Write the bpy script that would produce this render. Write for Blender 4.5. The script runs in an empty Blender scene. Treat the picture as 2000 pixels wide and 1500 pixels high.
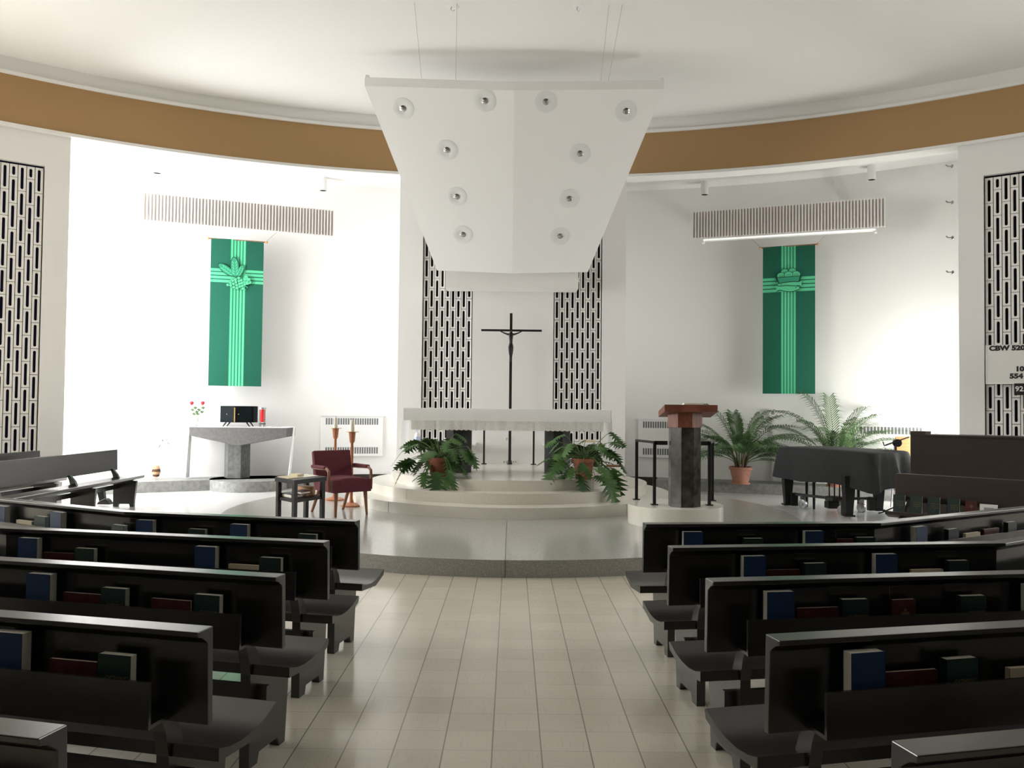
import bpy, bmesh, math, random
from mathutils import Vector, Matrix
random.seed(7)
C = bpy.context.scene
COL = C.collection
PI = math.pi
R_ = math.radians

# ------------------------------------------------------------------ camera
FPX = 1600.0
EYE = Vector((0, 0, 1.6))
PITCH, ROLL = R_(1.61), R_(0.6)
_fw = Vector((0, math.cos(PITCH), math.sin(PITCH)))
_u0 = Vector((0, -math.sin(PITCH), math.cos(PITCH)))
_r0 = Vector((1, 0, 0))
_rt = _r0 * math.cos(ROLL) + _u0 * math.sin(ROLL)
_up = _u0 * math.cos(ROLL) - _r0 * math.sin(ROLL)
cam = bpy.data.cameras.new('camera')
cam.sensor_width = 36
cam.lens = 36 * FPX / 2000
cam.clip_start = 0.05
camo = bpy.data.objects.new('camera', cam)
COL.objects.link(camo)
camo.matrix_world = Matrix(((_rt.x, _up.x, -_fw.x, EYE.x), (_rt.y, _up.y, -_fw.y, EYE.y), (_rt.z, _up.z, -_fw.z, EYE.z), (0, 0, 0, 1)))
C.camera = camo


def ray(px, py):
    return _fw + _rt * ((px - 1000) / FPX) + _up * ((750 - py) / FPX)


def P(px, py, Y):
    d = ray(px, py)
    return EYE + d * (Y / d.y)


def F(px, py, z=0.0):
    d = ray(px, py)
    return EYE + d * ((z - EYE.z) / d.z)


# ------------------------------------------------------------------ light
C.view_settings.view_transform = 'Standard'
C.view_settings.look = 'None'
C.view_settings.gamma = 1
C.view_settings.use_curve_mapping = False
C.view_settings.exposure = 0.12
w = bpy.data.worlds.new('world')
C.world = w
w.use_nodes = True
w.node_tree.nodes['Background'].inputs[0].default_value = (0.75, 0.86, 1, 1)
w.node_tree.nodes['Background'].inputs[1].default_value = 0.6


def area(name, loc, direc, sx, sy, power, col=(1, 1, 1)):
    l = bpy.data.lights.new(name, 'AREA')
    l.shape = 'RECTANGLE'
    l.size, l.size_y = sx, sy
    l.energy = power
    l.color = col
    o = bpy.data.objects.new(name, l)
    COL.objects.link(o)
    o.location = loc
    o.rotation_euler = Vector(direc).to_track_quat('-Z', 'Y').to_euler()
    return o


RC, RR = 2.15, 12.65            # centre (y) and radius of the round hall
NC, NR = 3.38, 13.7             # centre (y) and radius of the niche wall


def hall(a, r=RR):              # angle in degrees from straight ahead, + to the right
    return Vector((r * math.sin(R_(a)), RC + r * math.cos(R_(a)), 0))


area('daylight_left_niche', (-8.4, 13.2, 3.1), (1, 0.05, -0.05), 1.9, 5.4, 620, (0.97, 0.98, 1))
area('daylight_right_niche', (8.4, 13.2, 1.3), (-1, 0.1, -0.05), 1.9, 1.8, 260, (1, 0.99, 0.96))
for nm, a, pw in (('daylight_left_window', -63, 880), ('daylight_right_window', 63, 440)):
    p = hall(a, RR + 0.35)
    area(nm, (p.x, p.y, 3.3), (-p.x, RC - p.y, -3.0), 7.0, 3.6, pw, (1, 0.97, 0.92))
sun = bpy.data.lights.new('sun', 'SUN')
sun.energy = 14
sun.angle = R_(0.6)
sun.color = (1, 0.95, 0.86)
suno = bpy.data.objects.new('sun', sun)
COL.objects.link(suno)
suno.rotation_euler = Vector((0.56, -0.10, -0.82)).to_track_quat('-Z', 'Y').to_euler()


# ------------------------------------------------------------------ materials
def mat(name, col, rough=0.6, metal=0.0, spec=0.5, emit=None, estr=1.0, noise=None, bump=None, trans=0.0, ior=1.45):
    m = bpy.data.materials.new(name)
    m.use_nodes = True
    nt = m.node_tree
    b = nt.nodes['Principled BSDF']
    b.inputs['Base Color'].default_value = (*col, 1)
    b.inputs['Roughness'].default_value = rough
    b.inputs['Metallic'].default_value = metal
    b.inputs['Specular IOR Level'].default_value = spec
    b.inputs['Transmission Weight'].default_value = trans
    b.inputs['IOR'].default_value = ior
    if emit:
        b.inputs['Emission Color'].default_value = (*emit, 1)
        b.inputs['Emission Strength'].default_value = estr
    if noise:                       # (scale, second colour, contrast low, contrast high)
        tc = nt.nodes.new('ShaderNodeTexCoord')
        n = nt.nodes.new('ShaderNodeTexNoise')
        n.inputs['Scale'].default_value = noise[0]
        n.inputs['Detail'].default_value = 6
        r = nt.nodes.new('ShaderNodeValToRGB')
        r.color_ramp.elements[0].position = noise[2]
        r.color_ramp.elements[1].position = noise[3]
        r.color_ramp.elements[0].color = (*col, 1)
        r.color_ramp.elements[1].color = (*noise[1], 1)
        nt.links.new(tc.outputs['Object'], n.inputs['Vector'])
        nt.links.new(n.outputs['Fac'], r.inputs['Fac'])
        nt.links.new(r.outputs['Color'], b.inputs['Base Color'])
    if bump:
        tc = nt.nodes.new('ShaderNodeTexCoord')
        n = nt.nodes.new('ShaderNodeTexNoise')
        n.inputs['Scale'].default_value = bump[0]
        n.inputs['Detail'].default_value = 4
        bp = nt.nodes.new('ShaderNodeBump')
        bp.inputs['Strength'].default_value = bump[1]
        bp.inputs['Distance'].default_value = 0.02
        nt.links.new(tc.outputs['Object'], n.inputs['Vector'])
        nt.links.new(n.outputs['Fac'], bp.inputs['Height'])
        nt.links.new(bp.outputs['Normal'], b.inputs['Normal'])
    return m


def wood(name, c1, c2, scale=(2, 30, 30), rough=0.45):
    m = mat(name, c1, rough)
    nt = m.node_tree
    b = nt.nodes['Principled BSDF']
    tc = nt.nodes.new('ShaderNodeTexCoord')
    mp = nt.nodes.new('ShaderNodeMapping')
    mp.inputs['Scale'].default_value = scale
    n = nt.nodes.new('ShaderNodeTexNoise')
    n.inputs['Scale'].default_value = 1.0
    n.inputs['Detail'].default_value = 8
    n.inputs['Distortion'].default_value = 1.2
    r = nt.nodes.new('ShaderNodeValToRGB')
    r.color_ramp.elements[0].position = 0.32
    r.color_ramp.elements[1].position = 0.68
    r.color_ramp.elements[0].color = (*c1, 1)
    r.color_ramp.elements[1].color = (*c2, 1)
    nt.links.new(tc.outputs['Object'], mp.inputs['Vector'])
    nt.links.new(mp.outputs['Vector'], n.inputs['Vector'])
    nt.links.new(n.outputs['Fac'], r.inputs['Fac'])
    nt.links.new(r.outputs['Color'], b.inputs['Base Color'])
    return m


def tile_material():
    m = mat('vinyl_tile', (0.6, 0.57, 0.5), 0.3)
    nt = m.node_tree
    N, L = nt.nodes.new, nt.links.new
    b = nt.nodes['Principled BSDF']
    tc = N('ShaderNodeTexCoord')
    T = 0.229

    def mth(op, a, b2=None):
        n = N('ShaderNodeMath')
        n.operation = op
        for i, v in enumerate((a, b2)):
            if v is None:
                continue
            if isinstance(v, (int, float)):
                n.inputs[i].default_value = v
            else:
                L(v, n.inputs[i])
        return n.outputs[0]
    sp = N('ShaderNodeSeparateXYZ')
    L(tc.outputs['Object'], sp.inputs[0])
    u = mth('DIVIDE', mth('ADD', sp.outputs[0], 0.075), T)
    v = mth('DIVIDE', mth('ADD', sp.outputs[1], 0.03), T)
    fu, fv = mth('FRACT', u), mth('FRACT', v)
    iu, iv = mth('FLOOR', u), mth('FLOOR', v)
    du = mth('MINIMUM', fu, mth('SUBTRACT', 1.0, fu))
    dv = mth('MINIMUM', fv, mth('SUBTRACT', 1.0, fv))
    jn = mth('MULTIPLY', mth('MAXIMUM', mth('LESS_THAN', du, 0.014), mth('MULTIPLY', mth('LESS_THAN', dv, 0.008), 0.6)), 0.85)
    chk = mth('MODULO', mth('ABSOLUTE', mth('ADD', iu, iv)), 2.0)
    cv = N('ShaderNodeCombineXYZ')
    L(iu, cv.inputs[0]); L(iv, cv.inputs[1])
    wn = N('ShaderNodeTexWhiteNoise')
    wn.noise_dimensions = '2D'
    L(cv.outputs[0], wn.inputs['Vector'])

    def streak(sx, sy):
        mp = N('ShaderNodeMapping')
        mp.inputs['Scale'].default_value = (sx, sy, 1)
        L(tc.outputs['Object'], mp.inputs['Vector'])
        n = N('ShaderNodeTexNoise')
        n.inputs['Scale'].default_value = 1
        n.inputs['Detail'].default_value = 5
        L(mp.outputs['Vector'], n.inputs['Vector'])
        return n.outputs['Fac']
    mx = N('ShaderNodeMix')
    mx.data_type = 'FLOAT'
    L(chk, mx.inputs[0]); L(streak(110, 7), mx.inputs[2]); L(streak(7, 110), mx.inputs[3])
    rp = N('ShaderNodeValToRGB')
    rp.color_ramp.elements[0].position = 0.3
    rp.color_ramp.elements[0].color = (0.53, 0.495, 0.42, 1)
    rp.color_ramp.elements[1].position = 0.44
    rp.color_ramp.elements[1].color = (0.62, 0.58, 0.49, 1)
    L(mx.outputs[0], rp.inputs[0])
    br = N('ShaderNodeMix')
    br.data_type = 'RGBA'
    br.blend_type = 'MULTIPLY'
    br.inputs[0].default_value = 1
    val = mth('ADD', mth('MULTIPLY', wn.outputs['Value'], 0.10), 0.92)
    L(rp.outputs[0], br.inputs[6]); L(val, br.inputs[7])
    jm = N('ShaderNodeMix')
    jm.data_type = 'RGBA'
    L(jn, jm.inputs[0]); L(br.outputs[2], jm.inputs[6])
    jm.inputs[7].default_value = (0.2, 0.185, 0.155, 1)
    L(jm.outputs[2], b.inputs['Base Color'])
    n2 = N('ShaderNodeTexNoise')
    n2.inputs['Scale'].default_value = 3
    L(tc.outputs['Object'], n2.inputs['Vector'])
    L(mth('ADD', mth('MULTIPLY', n2.outputs['Fac'], 0.12), 0.10), b.inputs['Roughness'])
    bp = N('ShaderNodeBump')
    bp.inputs['Strength'].default_value = 0.25
    bp.inputs['Distance'].default_value = 0.004
    L(n2.outputs['Fac'], bp.inputs['Height'])
    L(bp.outputs['Normal'], b.inputs['Normal'])
    return m


def lace_material():
    m = mat('lace', (0.80, 0.79, 0.75), 0.9)
    nt = m.node_tree
    N, L = nt.nodes.new, nt.links.new
    b = nt.nodes['Principled BSDF']
    tc = N('ShaderNodeTexCoord')
    vo = N('ShaderNodeTexVoronoi')
    vo.feature = 'DISTANCE_TO_EDGE'
    vo.inputs['Scale'].default_value = 38
    r = N('ShaderNodeValToRGB')
    r.color_ramp.elements[0].position = 0.06
    r.color_ramp.elements[1].position = 0.14
    r.color_ramp.elements[0].color = (1, 1, 1, 1)
    r.color_ramp.elements[1].color = (0.86, 0.86, 0.86, 1)
    L(tc.outputs['Object'], vo.inputs['Vector'])
    L(vo.outputs['Distance'], r.inputs[0])
    L(r.outputs[0], b.inputs['Alpha'])
    return m


def thin_cloth():
    m = mat('thin_white_linen', (0.88, 0.88, 0.87), 0.85)
    nt = m.node_tree
    b = nt.nodes['Principled BSDF']
    tr = nt.nodes.new('ShaderNodeBsdfTranslucent')
    tr.inputs['Color'].default_value = (0.85, 0.85, 0.85, 1)
    mx = nt.nodes.new('ShaderNodeMixShader')
    mx.inputs[0].default_value = 0.35
    nt.links.new(b.outputs[0], mx.inputs[1])
    nt.links.new(tr.outputs[0], mx.inputs[2])
    nt.links.new(mx.outputs[0], nt.nodes['Material Output'].inputs['Surface'])
    return m


M = dict(
    wall=mat('white_plaster', (0.80, 0.79, 0.77), 0.75, bump=(40, 0.06)),
    wallg=mat('pale_green_white_plaster', (0.78, 0.785, 0.755), 0.75, bump=(40, 0.06)),
    rear=mat('brown_rear_wall', (0.05, 0.036, 0.026), 0.7),  # unseen wall; dark tone invented to cut fill and pew reflections from behind
    white_terr=mat('pale_terrazzo', (0.56, 0.56, 0.54), 0.2, noise=(110, (0.66, 0.66, 0.64), 0.42, 0.6)),
    ceil=mat('ceiling_plaster', (0.78, 0.77, 0.745), 0.9),
    canopy=mat('white_canopy_paint', (0.84, 0.84, 0.825), 0.6),
    trim=mat('white_trim', (0.8, 0.79, 0.76), 0.5),
    brown=mat('ochre_brown_paint', (0.37, 0.228, 0.10), 0.75),
    block=mat('white_breeze_block', (0.82, 0.80, 0.77), 0.8),
    joint=mat('mortar', (0.6, 0.57, 0.52), 0.9),
    joint2=mat('dark_joint', (0.12, 0.11, 0.095), 0.9),
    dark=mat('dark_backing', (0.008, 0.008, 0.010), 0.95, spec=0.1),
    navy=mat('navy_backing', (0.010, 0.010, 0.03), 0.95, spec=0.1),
    tile=tile_material(),
    terr=mat('grey_terrazzo', (0.36, 0.36, 0.335), 0.16, noise=(90, (0.5, 0.5, 0.47), 0.45, 0.6)),
    riser=mat('grey_terrazzo_riser', (0.28, 0.275, 0.25), 0.4, noise=(120, (0.42, 0.41, 0.375), 0.45, 0.6)),
    step=mat('cream_terrazzo', (0.68, 0.65, 0.57), 0.22, noise=(130, (0.76, 0.735, 0.66), 0.4, 0.6)),
    conc=mat('grey_concrete', (0.20, 0.20, 0.19), 0.5, noise=(14, (0.29, 0.29, 0.275), 0.35, 0.65)),
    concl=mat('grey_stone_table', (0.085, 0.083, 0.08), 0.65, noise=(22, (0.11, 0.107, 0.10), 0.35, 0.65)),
    cpil=mat('grey_stone_pillar', (0.10, 0.10, 0.098), 0.5, noise=(14, (0.16, 0.16, 0.155), 0.35, 0.65)),
    granite=mat('dark_granite', (0.035, 0.036, 0.038), 0.3, noise=(160, (0.075, 0.078, 0.08), 0.45, 0.62)),
    pulp=mat('brown_black_marble', (0.028, 0.025, 0.022), 0.2, noise=(9, (0.075, 0.067, 0.058), 0.4, 0.72)),
    pew=mat('black_brown_pew_paint', (0.014, 0.0131, 0.012), 0.27, spec=1.0),
    pewb=mat('dark_brown_wood', (0.030, 0.019, 0.014), 0.5),
    redwood=wood('red_brown_wood', (0.13, 0.038, 0.022), (0.24, 0.085, 0.05), (4, 60, 4)),
    orange=wood('orange_wood', (0.42, 0.16, 0.075), (0.52, 0.22, 0.11), (30, 30, 3)),
    tan=wood('tan_wood', (0.55, 0.27, 0.09), (0.66, 0.36, 0.14), (3, 30, 30)),
    legwood=wood('walnut_leg', (0.20, 0.085, 0.045), (0.32, 0.15, 0.08), (30, 30, 3)),
    maroon=mat('maroon_upholstery', (0.095, 0.016, 0.026), 0.85, noise=(300, (0.15, 0.03, 0.042), 0.4, 0.6)),
    metal=mat('black_metal', (0.012, 0.012, 0.013), 0.4),
    bronze=mat('dark_bronze', (0.022, 0.020, 0.018), 0.42, metal=0.3),
    steel=mat('grey_steel', (0.35, 0.35, 0.36), 0.35, metal=0.8),
    brass=mat('brass', (0.5, 0.32, 0.12), 0.35, metal=0.7),
    tabern=mat('black_green_enamel', (0.004, 0.007, 0.008), 0.7, spec=0.1, noise=(60, (0.022, 0.03, 0.032), 0.55, 0.75)),
    cloth=mat('white_linen', (0.86, 0.86, 0.855), 0.85),
    drop=thin_cloth(),
    lace=lace_material(),
    green=mat('dark_green_felt', (0.008, 0.115, 0.07), 0.9),
    lime=mat('light_green_felt', (0.10, 0.56, 0.29), 0.9),
    midg=mat('mid_green_felt', (0.035, 0.30, 0.17), 0.9),
    outl=mat('deep_green_outline', (0.004, 0.055, 0.03), 0.9),
    leaf=mat('philodendron_leaf', (0.026, 0.085, 0.016), 0.4, noise=(5, (0.07, 0.16, 0.035), 0.35, 0.65)),
    palm=mat('palm_leaf', (0.035, 0.085, 0.025), 0.5, noise=(4, (0.085, 0.165, 0.05), 0.35, 0.65)),
    drac=mat('dracaena_leaf', (0.10, 0.12, 0.045), 0.5),
    stem=mat('green_stem', (0.10, 0.16, 0.05), 0.6),
    bark=mat('palm_stem', (0.18, 0.11, 0.07), 0.8),
    terra=mat('terracotta', (0.33, 0.105, 0.055), 0.7, noise=(8, (0.40, 0.15, 0.085), 0.35, 0.7)),
    terrac=mat('dusty_terracotta', (0.34, 0.155, 0.10), 0.75, noise=(8, (0.42, 0.2, 0.14), 0.35, 0.7)),
    soil=mat('soil', (0.03, 0.02, 0.014), 0.95),
    basket=mat('straw_basket', (0.55, 0.33, 0.19), 0.85),
    basketd=mat('dark_straw', (0.10, 0.05, 0.035), 0.85),
    red=mat('red_glass', (0.6, 0.01, 0.012), 0.15, emit=(0.9, 0.02, 0.02), estr=0.35),
    rose=mat('rose_petal', (0.5, 0.015, 0.03), 0.6),
    glass=mat('clear_glass', (1, 1, 1), 0.02, trans=1.0),
    wax=mat('candle_wax', (0.85, 0.82, 0.70), 0.5),
    white=mat('white_plastic', (0.8, 0.8, 0.78), 0.4),
    grille=mat('grille_slot', (0.16, 0.165, 0.165), 0.7),
    fin=mat('valance_fin', (0.84, 0.80, 0.77), 0.7),
    finback=mat('valance_back', (0.56, 0.52, 0.49), 0.8),
    tube=mat('lamp_tube', (0.9, 0.9, 0.88), 0.3, emit=(1, 1, 0.97), estr=0.5),
    ring=mat('downlight_ring', (0.74, 0.75, 0.74), 0.45),
    bulb=mat('bulb_chrome', (0.5, 0.5, 0.5), 0.15, metal=0.9),
    black=mat('black_plastic', (0.01, 0.01, 0.01), 0.5),
    cover=mat('black_piano_cloth', (0.013, 0.014, 0.015), 0.75, bump=(9, 0.2)),
    blue=mat('blue_cover', (0.006, 0.032, 0.10), 0.5),
    dgreen=mat('dark_green_cover', (0.006, 0.024, 0.020), 0.5),
    dred=mat('maroon_cover', (0.055, 0.010, 0.013), 0.35, noise=(30, (0.09, 0.022, 0.022), 0.4, 0.7)),
    paper=mat('page_paper', (0.80, 0.78, 0.68), 0.85),
    tanp=mat('tan_paper', (0.62, 0.54, 0.38), 0.85),
    gold=mat('gold_print', (0.15, 0.11, 0.045), 0.5),
    letter=mat('black_letters', (0.02, 0.02, 0.022), 0.6),
    board=mat('board_face', (0.74, 0.735, 0.69), 0.6),
    bin=mat('pale_blue_plastic', (0.45, 0.52, 0.75), 0.4),
    cable=mat('steel_cable', (0.4, 0.38, 0.35), 0.5),
    grey=mat('grey_seat', (0.3, 0.3, 0.29), 0.7),
)


# ------------------------------------------------------------------ mesh builder
NS = 1.0


class MB:
    def __init__(s, X=None):
        s.v, s.f, s.mi, s.X, s.m = [], [], [], X, 0

    def add(s, vs, fs):
        b = len(s.v)
        for q in vs:
            q = Vector(q)
            s.v.append(s.X @ q if s.X is not None else q)
        for f in fs:
            s.f.append([b + i for i in f])
            s.mi.append(s.m)
        return s

    def box(s, x0, x1, y0, y1, z0, z1):
        return s.add([(x0, y0, z0), (x1, y0, z0), (x1, y1, z0), (x0, y1, z0), (x0, y0, z1), (x1, y0, z1), (x1, y1, z1), (x0, y1, z1)],
                     [(0, 3, 2, 1), (4, 5, 6, 7), (0, 1, 5, 4), (1, 2, 6, 5), (2, 3, 7, 6), (3, 0, 4, 7)])

    def loft(s, a, b):              # two rings of equal length, closed with caps
        n = len(a)
        return s.add(list(a) + list(b), [tuple(range(n - 1, -1, -1)), tuple(range(n, 2 * n))] + [(i, (i + 1) % n, n + (i + 1) % n, n + i) for i in range(n)])

    def prism(s, poly, z0, z1):
        return s.loft([(x, y, z0) for x, y in poly], [(x, y, z1) for x, y in poly])

    def extrude(s, pts, vec):
        vec = Vector(vec)
        return s.loft(pts, [Vector(q) + vec for q in pts])

    def rings(s, rs, caps=True, closed=True):
        n = len(rs[0])
        vs = [q for r in rs for q in r]
        fs = []
        for k in range(len(rs) - 1):
            for i in range(n if closed else n - 1):
                j = (i + 1) % n
                fs.append((k * n + i, k * n + j, (k + 1) * n + j, (k + 1) * n + i))
        if caps:
            fs.append(tuple(range(n - 1, -1, -1)))
            o = (len(rs) - 1) * n
            fs.append(tuple(range(o, o + n)))
        return s.add(vs, fs)

    def lathe(s, prof, c=(0, 0, 0), n=24, caps=True, rot=0.0):
        return s.rings([[(c[0] + r * math.cos(rot + 2 * PI * i / n), c[1] + r * math.sin(rot + 2 * PI * i / n), c[2] + z) for i in range(n)] for r, z in prof], caps)

    def tube(s, pts, r, n=8):
        pts = [Vector(q) for q in pts]
        rs = r if isinstance(r, (list, tuple)) else [r] * len(pts)
        out = []
        pv = None
        for i, q in enumerate(pts):
            d = (pts[min(i + 1, len(pts) - 1)] - pts[max(i - 1, 0)]).normalized()
            if pv is None:
                a = d.orthogonal().normalized()
            else:
                a = (pv - d * pv.dot(d))
                a = a.normalized() if a.length > 1e-6 else d.orthogonal().normalized()
            pv = a
            b = d.cross(a)
            out.append([q + (a * math.cos(2 * PI * k / n) + b * math.sin(2 * PI * k / n)) * rs[i] for k in range(n)])
        return s.rings(out)

    def bar(s, p, q, wx, wy, up=(0, 0, 1)):     # straight bar of rectangular section
        p, q = Vector(p), Vector(q)
        d = (q - p).normalized()
        u = Vector(up)
        if abs(d.dot(u)) > 0.99:
            u = Vector((0, 1, 0))
        a = d.cross(u).normalized()
        b = a.cross(d)
        r = [a * wx / 2 + b * wy / 2, -a * wx / 2 + b * wy / 2, -a * wx / 2 - b * wy / 2, a * wx / 2 - b * wy / 2]
        return s.loft([p + k for k in r], [q + k for k in r])

    def sweep(s, prof, line):       # profile (n, z) along a plan polyline; n is measured to the altar side (+y)
        line = [Vector((a, b)) for a, b in line]
        nn = []
        for i in range(len(line) - 1):
            d = (line[i + 1] - line[i]).normalized()
            n = Vector((-d.y, d.x))
            if (n.x < 0 if abs(n.y) < 0.2 else n.y < 0):
                n = -n
            nn.append(n)
        rs = []
        for i, q in enumerate(line):
            a, b = nn[max(i - 1, 0)], nn[min(i, len(nn) - 1)]
            m = NS * (a + b) / (1 + a.dot(b))
            rs.append([(q.x + m.x * o, q.y + m.y * o, z) for o, z in prof])
        return s.rings(rs)

    def arc(s, r0, r1, a0, a1, z0, z1, cy=RC, step=0.75):       # ring sector as closed blocks
        n = max(1, round(abs(a1 - a0) / step))
        rs = []
        for i in range(n + 1):
            a = R_(a0 + (a1 - a0) * i / n)
            sn, cs = math.sin(a), math.cos(a)
            rs.append([(r0 * sn, cy + r0 * cs, z0), (r1 * sn, cy + r1 * cs, z0), (r1 * sn, cy + r1 * cs, z1), (r0 * sn, cy + r0 * cs, z1)])
        return s.rings(rs)

    def sphere(s, c, r, n=12, m=8, sc=(1, 1, 1)):
        rs = []
        for j in range(1, m):
            t = PI * j / m
            rs.append([(c[0] + sc[0] * r * math.sin(t) * math.cos(2 * PI * i / n), c[1] + sc[1] * r * math.sin(t) * math.sin(2 * PI * i / n), c[2] - sc[2] * r * math.cos(t)) for i in range(n)])
        return s.rings(rs)

    def build(s, name, mats, parent=None, smooth=False, origin=None, bevel=0.0):
        if not isinstance(mats, (list, tuple)):
            mats = [mats]
        me = bpy.data.meshes.new(name)
        if parent is None:
            if origin is None:
                xs, ys, zs = [q.x for q in s.v], [q.y for q in s.v], [q.z for q in s.v]
                origin = ((min(xs) + max(xs)) / 2, (min(ys) + max(ys)) / 2, min(zs))
            W = Matrix.Translation(Vector(origin))
        else:
            W = WM[parent]
        inv = W.inverted()
        me.from_pydata([inv @ q for q in s.v], [], s.f)
        for mm in mats:
            me.materials.append(mm)
        for p_, k in zip(me.polygons, s.mi):
            p_.material_index = k
        bm = bmesh.new()
        bm.from_mesh(me)
        bmesh.ops.recalc_face_normals(bm, faces=bm.faces)
        bm.to_mesh(me)
        bm.free()
        if smooth:
            me.shade_smooth()
            me.set_sharp_from_angle(angle=R_(38))
        o = bpy.data.objects.new(name, me)
        COL.objects.link(o)
        if parent is None:
            o.location = origin
        else:
            o.parent = parent
        WM[o] = W
        if bevel:
            bv = o.modifiers.new('bevel', 'BEVEL')
            bv.width = bevel
            bv.segments = 2
            bv.limit_method = 'ANGLE'
        return o


WM = {}


def tag(o, label=None, cat=None, group=None, kind=None):
    if label:
        o['label'] = label
    if cat:
        o['category'] = cat
    if group:
        o['group'] = group
    if kind:
        o['kind'] = kind
    return o


def thing(name, label, cat, loc=(0, 0, 0), group=None, kind=None):
    o = bpy.data.objects.new(name, None)
    COL.objects.link(o)
    o.location = loc
    o.empty_display_size = 0.1
    WM[o] = Matrix.Translation(Vector(loc))
    return tag(o, label, cat, group, kind)


def structure(o, label=None):
    o['kind'] = 'structure'
    if label:
        o['label'] = label
        o['category'] = 'room'
    return o


def frame(c, ang):              # local frame: x along, y away from viewer side, z up
    return Matrix.Translation(Vector(c)) @ Matrix.Rotation(ang, 4, 'Z')


def text(name, body, size, X, m, parent, bold=0.0, align='LEFT', spacing=1.0):
    cu = bpy.data.curves.new(name, 'FONT')
    cu.body = body
    cu.size = size
    cu.offset = bold
    cu.extrude = 0.001
    cu.align_x = align
    cu.align_y = 'CENTER'
    cu.space_character = spacing
    cu.resolution_u = 3
    cu.materials.append(m)
    tmp = bpy.data.objects.new('tmp_text', cu)
    COL.objects.link(tmp)
    dg = bpy.context.evaluated_depsgraph_get()
    me = bpy.data.meshes.new_from_object(tmp.evaluated_get(dg))
    bpy.data.objects.remove(tmp)
    bpy.data.curves.remove(cu)
    me.name = name
    o = bpy.data.objects.new(name, me)
    COL.objects.link(o)
    o.parent = parent
    o.matrix_basis = WM[parent].inverted() @ X
    WM[o] = X
    return o


def copy_tree(o, parent=None):
    c = o.copy()
    COL.objects.link(c)
    if parent is not None:
        c.parent = parent
    for ch in list(o.children):
        copy_tree(ch, c)
    return c


UPR = Matrix.Rotation(PI / 2, 4, 'X')       # lays x/y text upright facing -y
# ================================================================== the setting
mb = MB()
mb.add([(14.7 * math.sin(2 * PI * i / 96), 2.6 + 14.7 * math.cos(2 * PI * i / 96), 0) for i in range(96)], [tuple(range(95, -1, -1))])
structure(mb.build('floor', M['tile'], origin=(0, 0, 0)))
mb = MB()
mb.prism([(14.6 * math.sin(R_(a)), 2.6 + 14.6 * math.cos(R_(a))) for a in range(-58, 59, 2)], 0.0005, 0.004)
structure(mb.build('floor_sanctuary', M['white_terr']))
mb = MB()
mb.lathe([(13.2, 6.8), (13.2, 6.95)], (0, RC, 0), 120)
structure(mb.build('ceiling', M['ceil']))
mb = MB()
mb.arc(12.80, 15.3, -46, 46, 6.1, 6.2)
structure(mb.build('ceiling_niche', M['wall']))

SZ0, SZ1 = 0.30, 5.25           # side screens


def side_wall(sgn, name):
    a0 = 33.3
    m_ = MB()
    segs = [(a0, 34.85, None), (34.85, 45.6, (SZ0, SZ1)), (45.6, 47, None), (47, 79, (1.4, 5.2)), (79, 100, None)]
    for s0, s1, hole in segs:
        if hole is None:
            m_.arc(RR + .03, RR + .28, sgn * s0, sgn * s1, 0, 6.8)
        else:
            m_.arc(RR + .03, RR + .28, sgn * s0, sgn * s1, 0, hole[0])
            m_.arc(RR + .03, RR + .28, sgn * s0, sgn * s1, hole[1], 6.8)
            if hole == (SZ0, SZ1):
                m_.arc(RR + .2, RR + .28, sgn * s0, sgn * s1, hole[0], hole[1])
    return structure(m_.build(name, M['wall']))


side_wall(-1, 'wall_left')
side_wall(1, 'wall_right')
mb = MB()
mb.arc(RR + .03, RR + .28, 100, 260, 0, 6.8)
structure(mb.build('wall_rear', M['rear']))
for n_, (a0, a1) in enumerate(((-79, -47), (47, 79))):
    mb = MB()
    for k in range(7):
        a = a0 + (a1 - a0) * k / 6
        mb.arc(RR + .10, RR + .18, a - 0.15, a + 0.15, 1.4, 5.2)
    for z in (1.4, 3.25, 5.14):
        mb.arc(RR + .10, RR + .18, a0, a1, z, z + .06)
    structure(mb.build('window_%d' % (n_ + 1), M['trim']))
for sgn, nm in ((-1, 'wall_back_left'), (1, 'wall_back_right')):
    mb = MB()
    mb.arc(NR, NR + .2, 0, sgn * 36.9, 0, 6.2, NC, 0.6)
    structure(mb.build(nm, M['wall'] if sgn < 0 else M['wallg'], smooth=True))
    mb = MB()
    zt = 5.9 if sgn < 0 else 2.3
    for (y0, y1, z0, z1) in ((11.7, 12.25, 0, 6.2), (14.15, 14.6, 0, 6.2), (12.25, 14.15, 0, .35), (12.25, 14.15, zt, 6.2)):
        mb.box(min(sgn * 8.2, sgn * 8.4), max(sgn * 8.2, sgn * 8.4), y0, y1, z0, z1)
    structure(mb.build('wall_niche_end_' + ('left' if sgn < 0 else 'right'), M['wall']))
# brown fascia with its ledges
mb = MB(); mb.arc(RR - .02, RR + .30, -100, 100, 5.80, 6.8)
mb.f = mb.f
structure(mb.build('trim_1', M['trim'], smooth=True))
mb = MB(); mb.arc(RR - .035, RR + .02, -100, 100, 5.80, 6.53)
structure(mb.build('trim_2', M['brown'], smooth=True))
mb = MB(); mb.arc(RR - .075, RR + .02, -100, 100, 6.53, 6.58)
structure(mb.build('trim_3', M['trim'], smooth=True))
mb = MB(); mb.arc(RR - .055, RR + .30, -100, 100, 5.75, 5.80)
structure(mb.build('trim_4', M['trim'], smooth=True))

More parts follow.
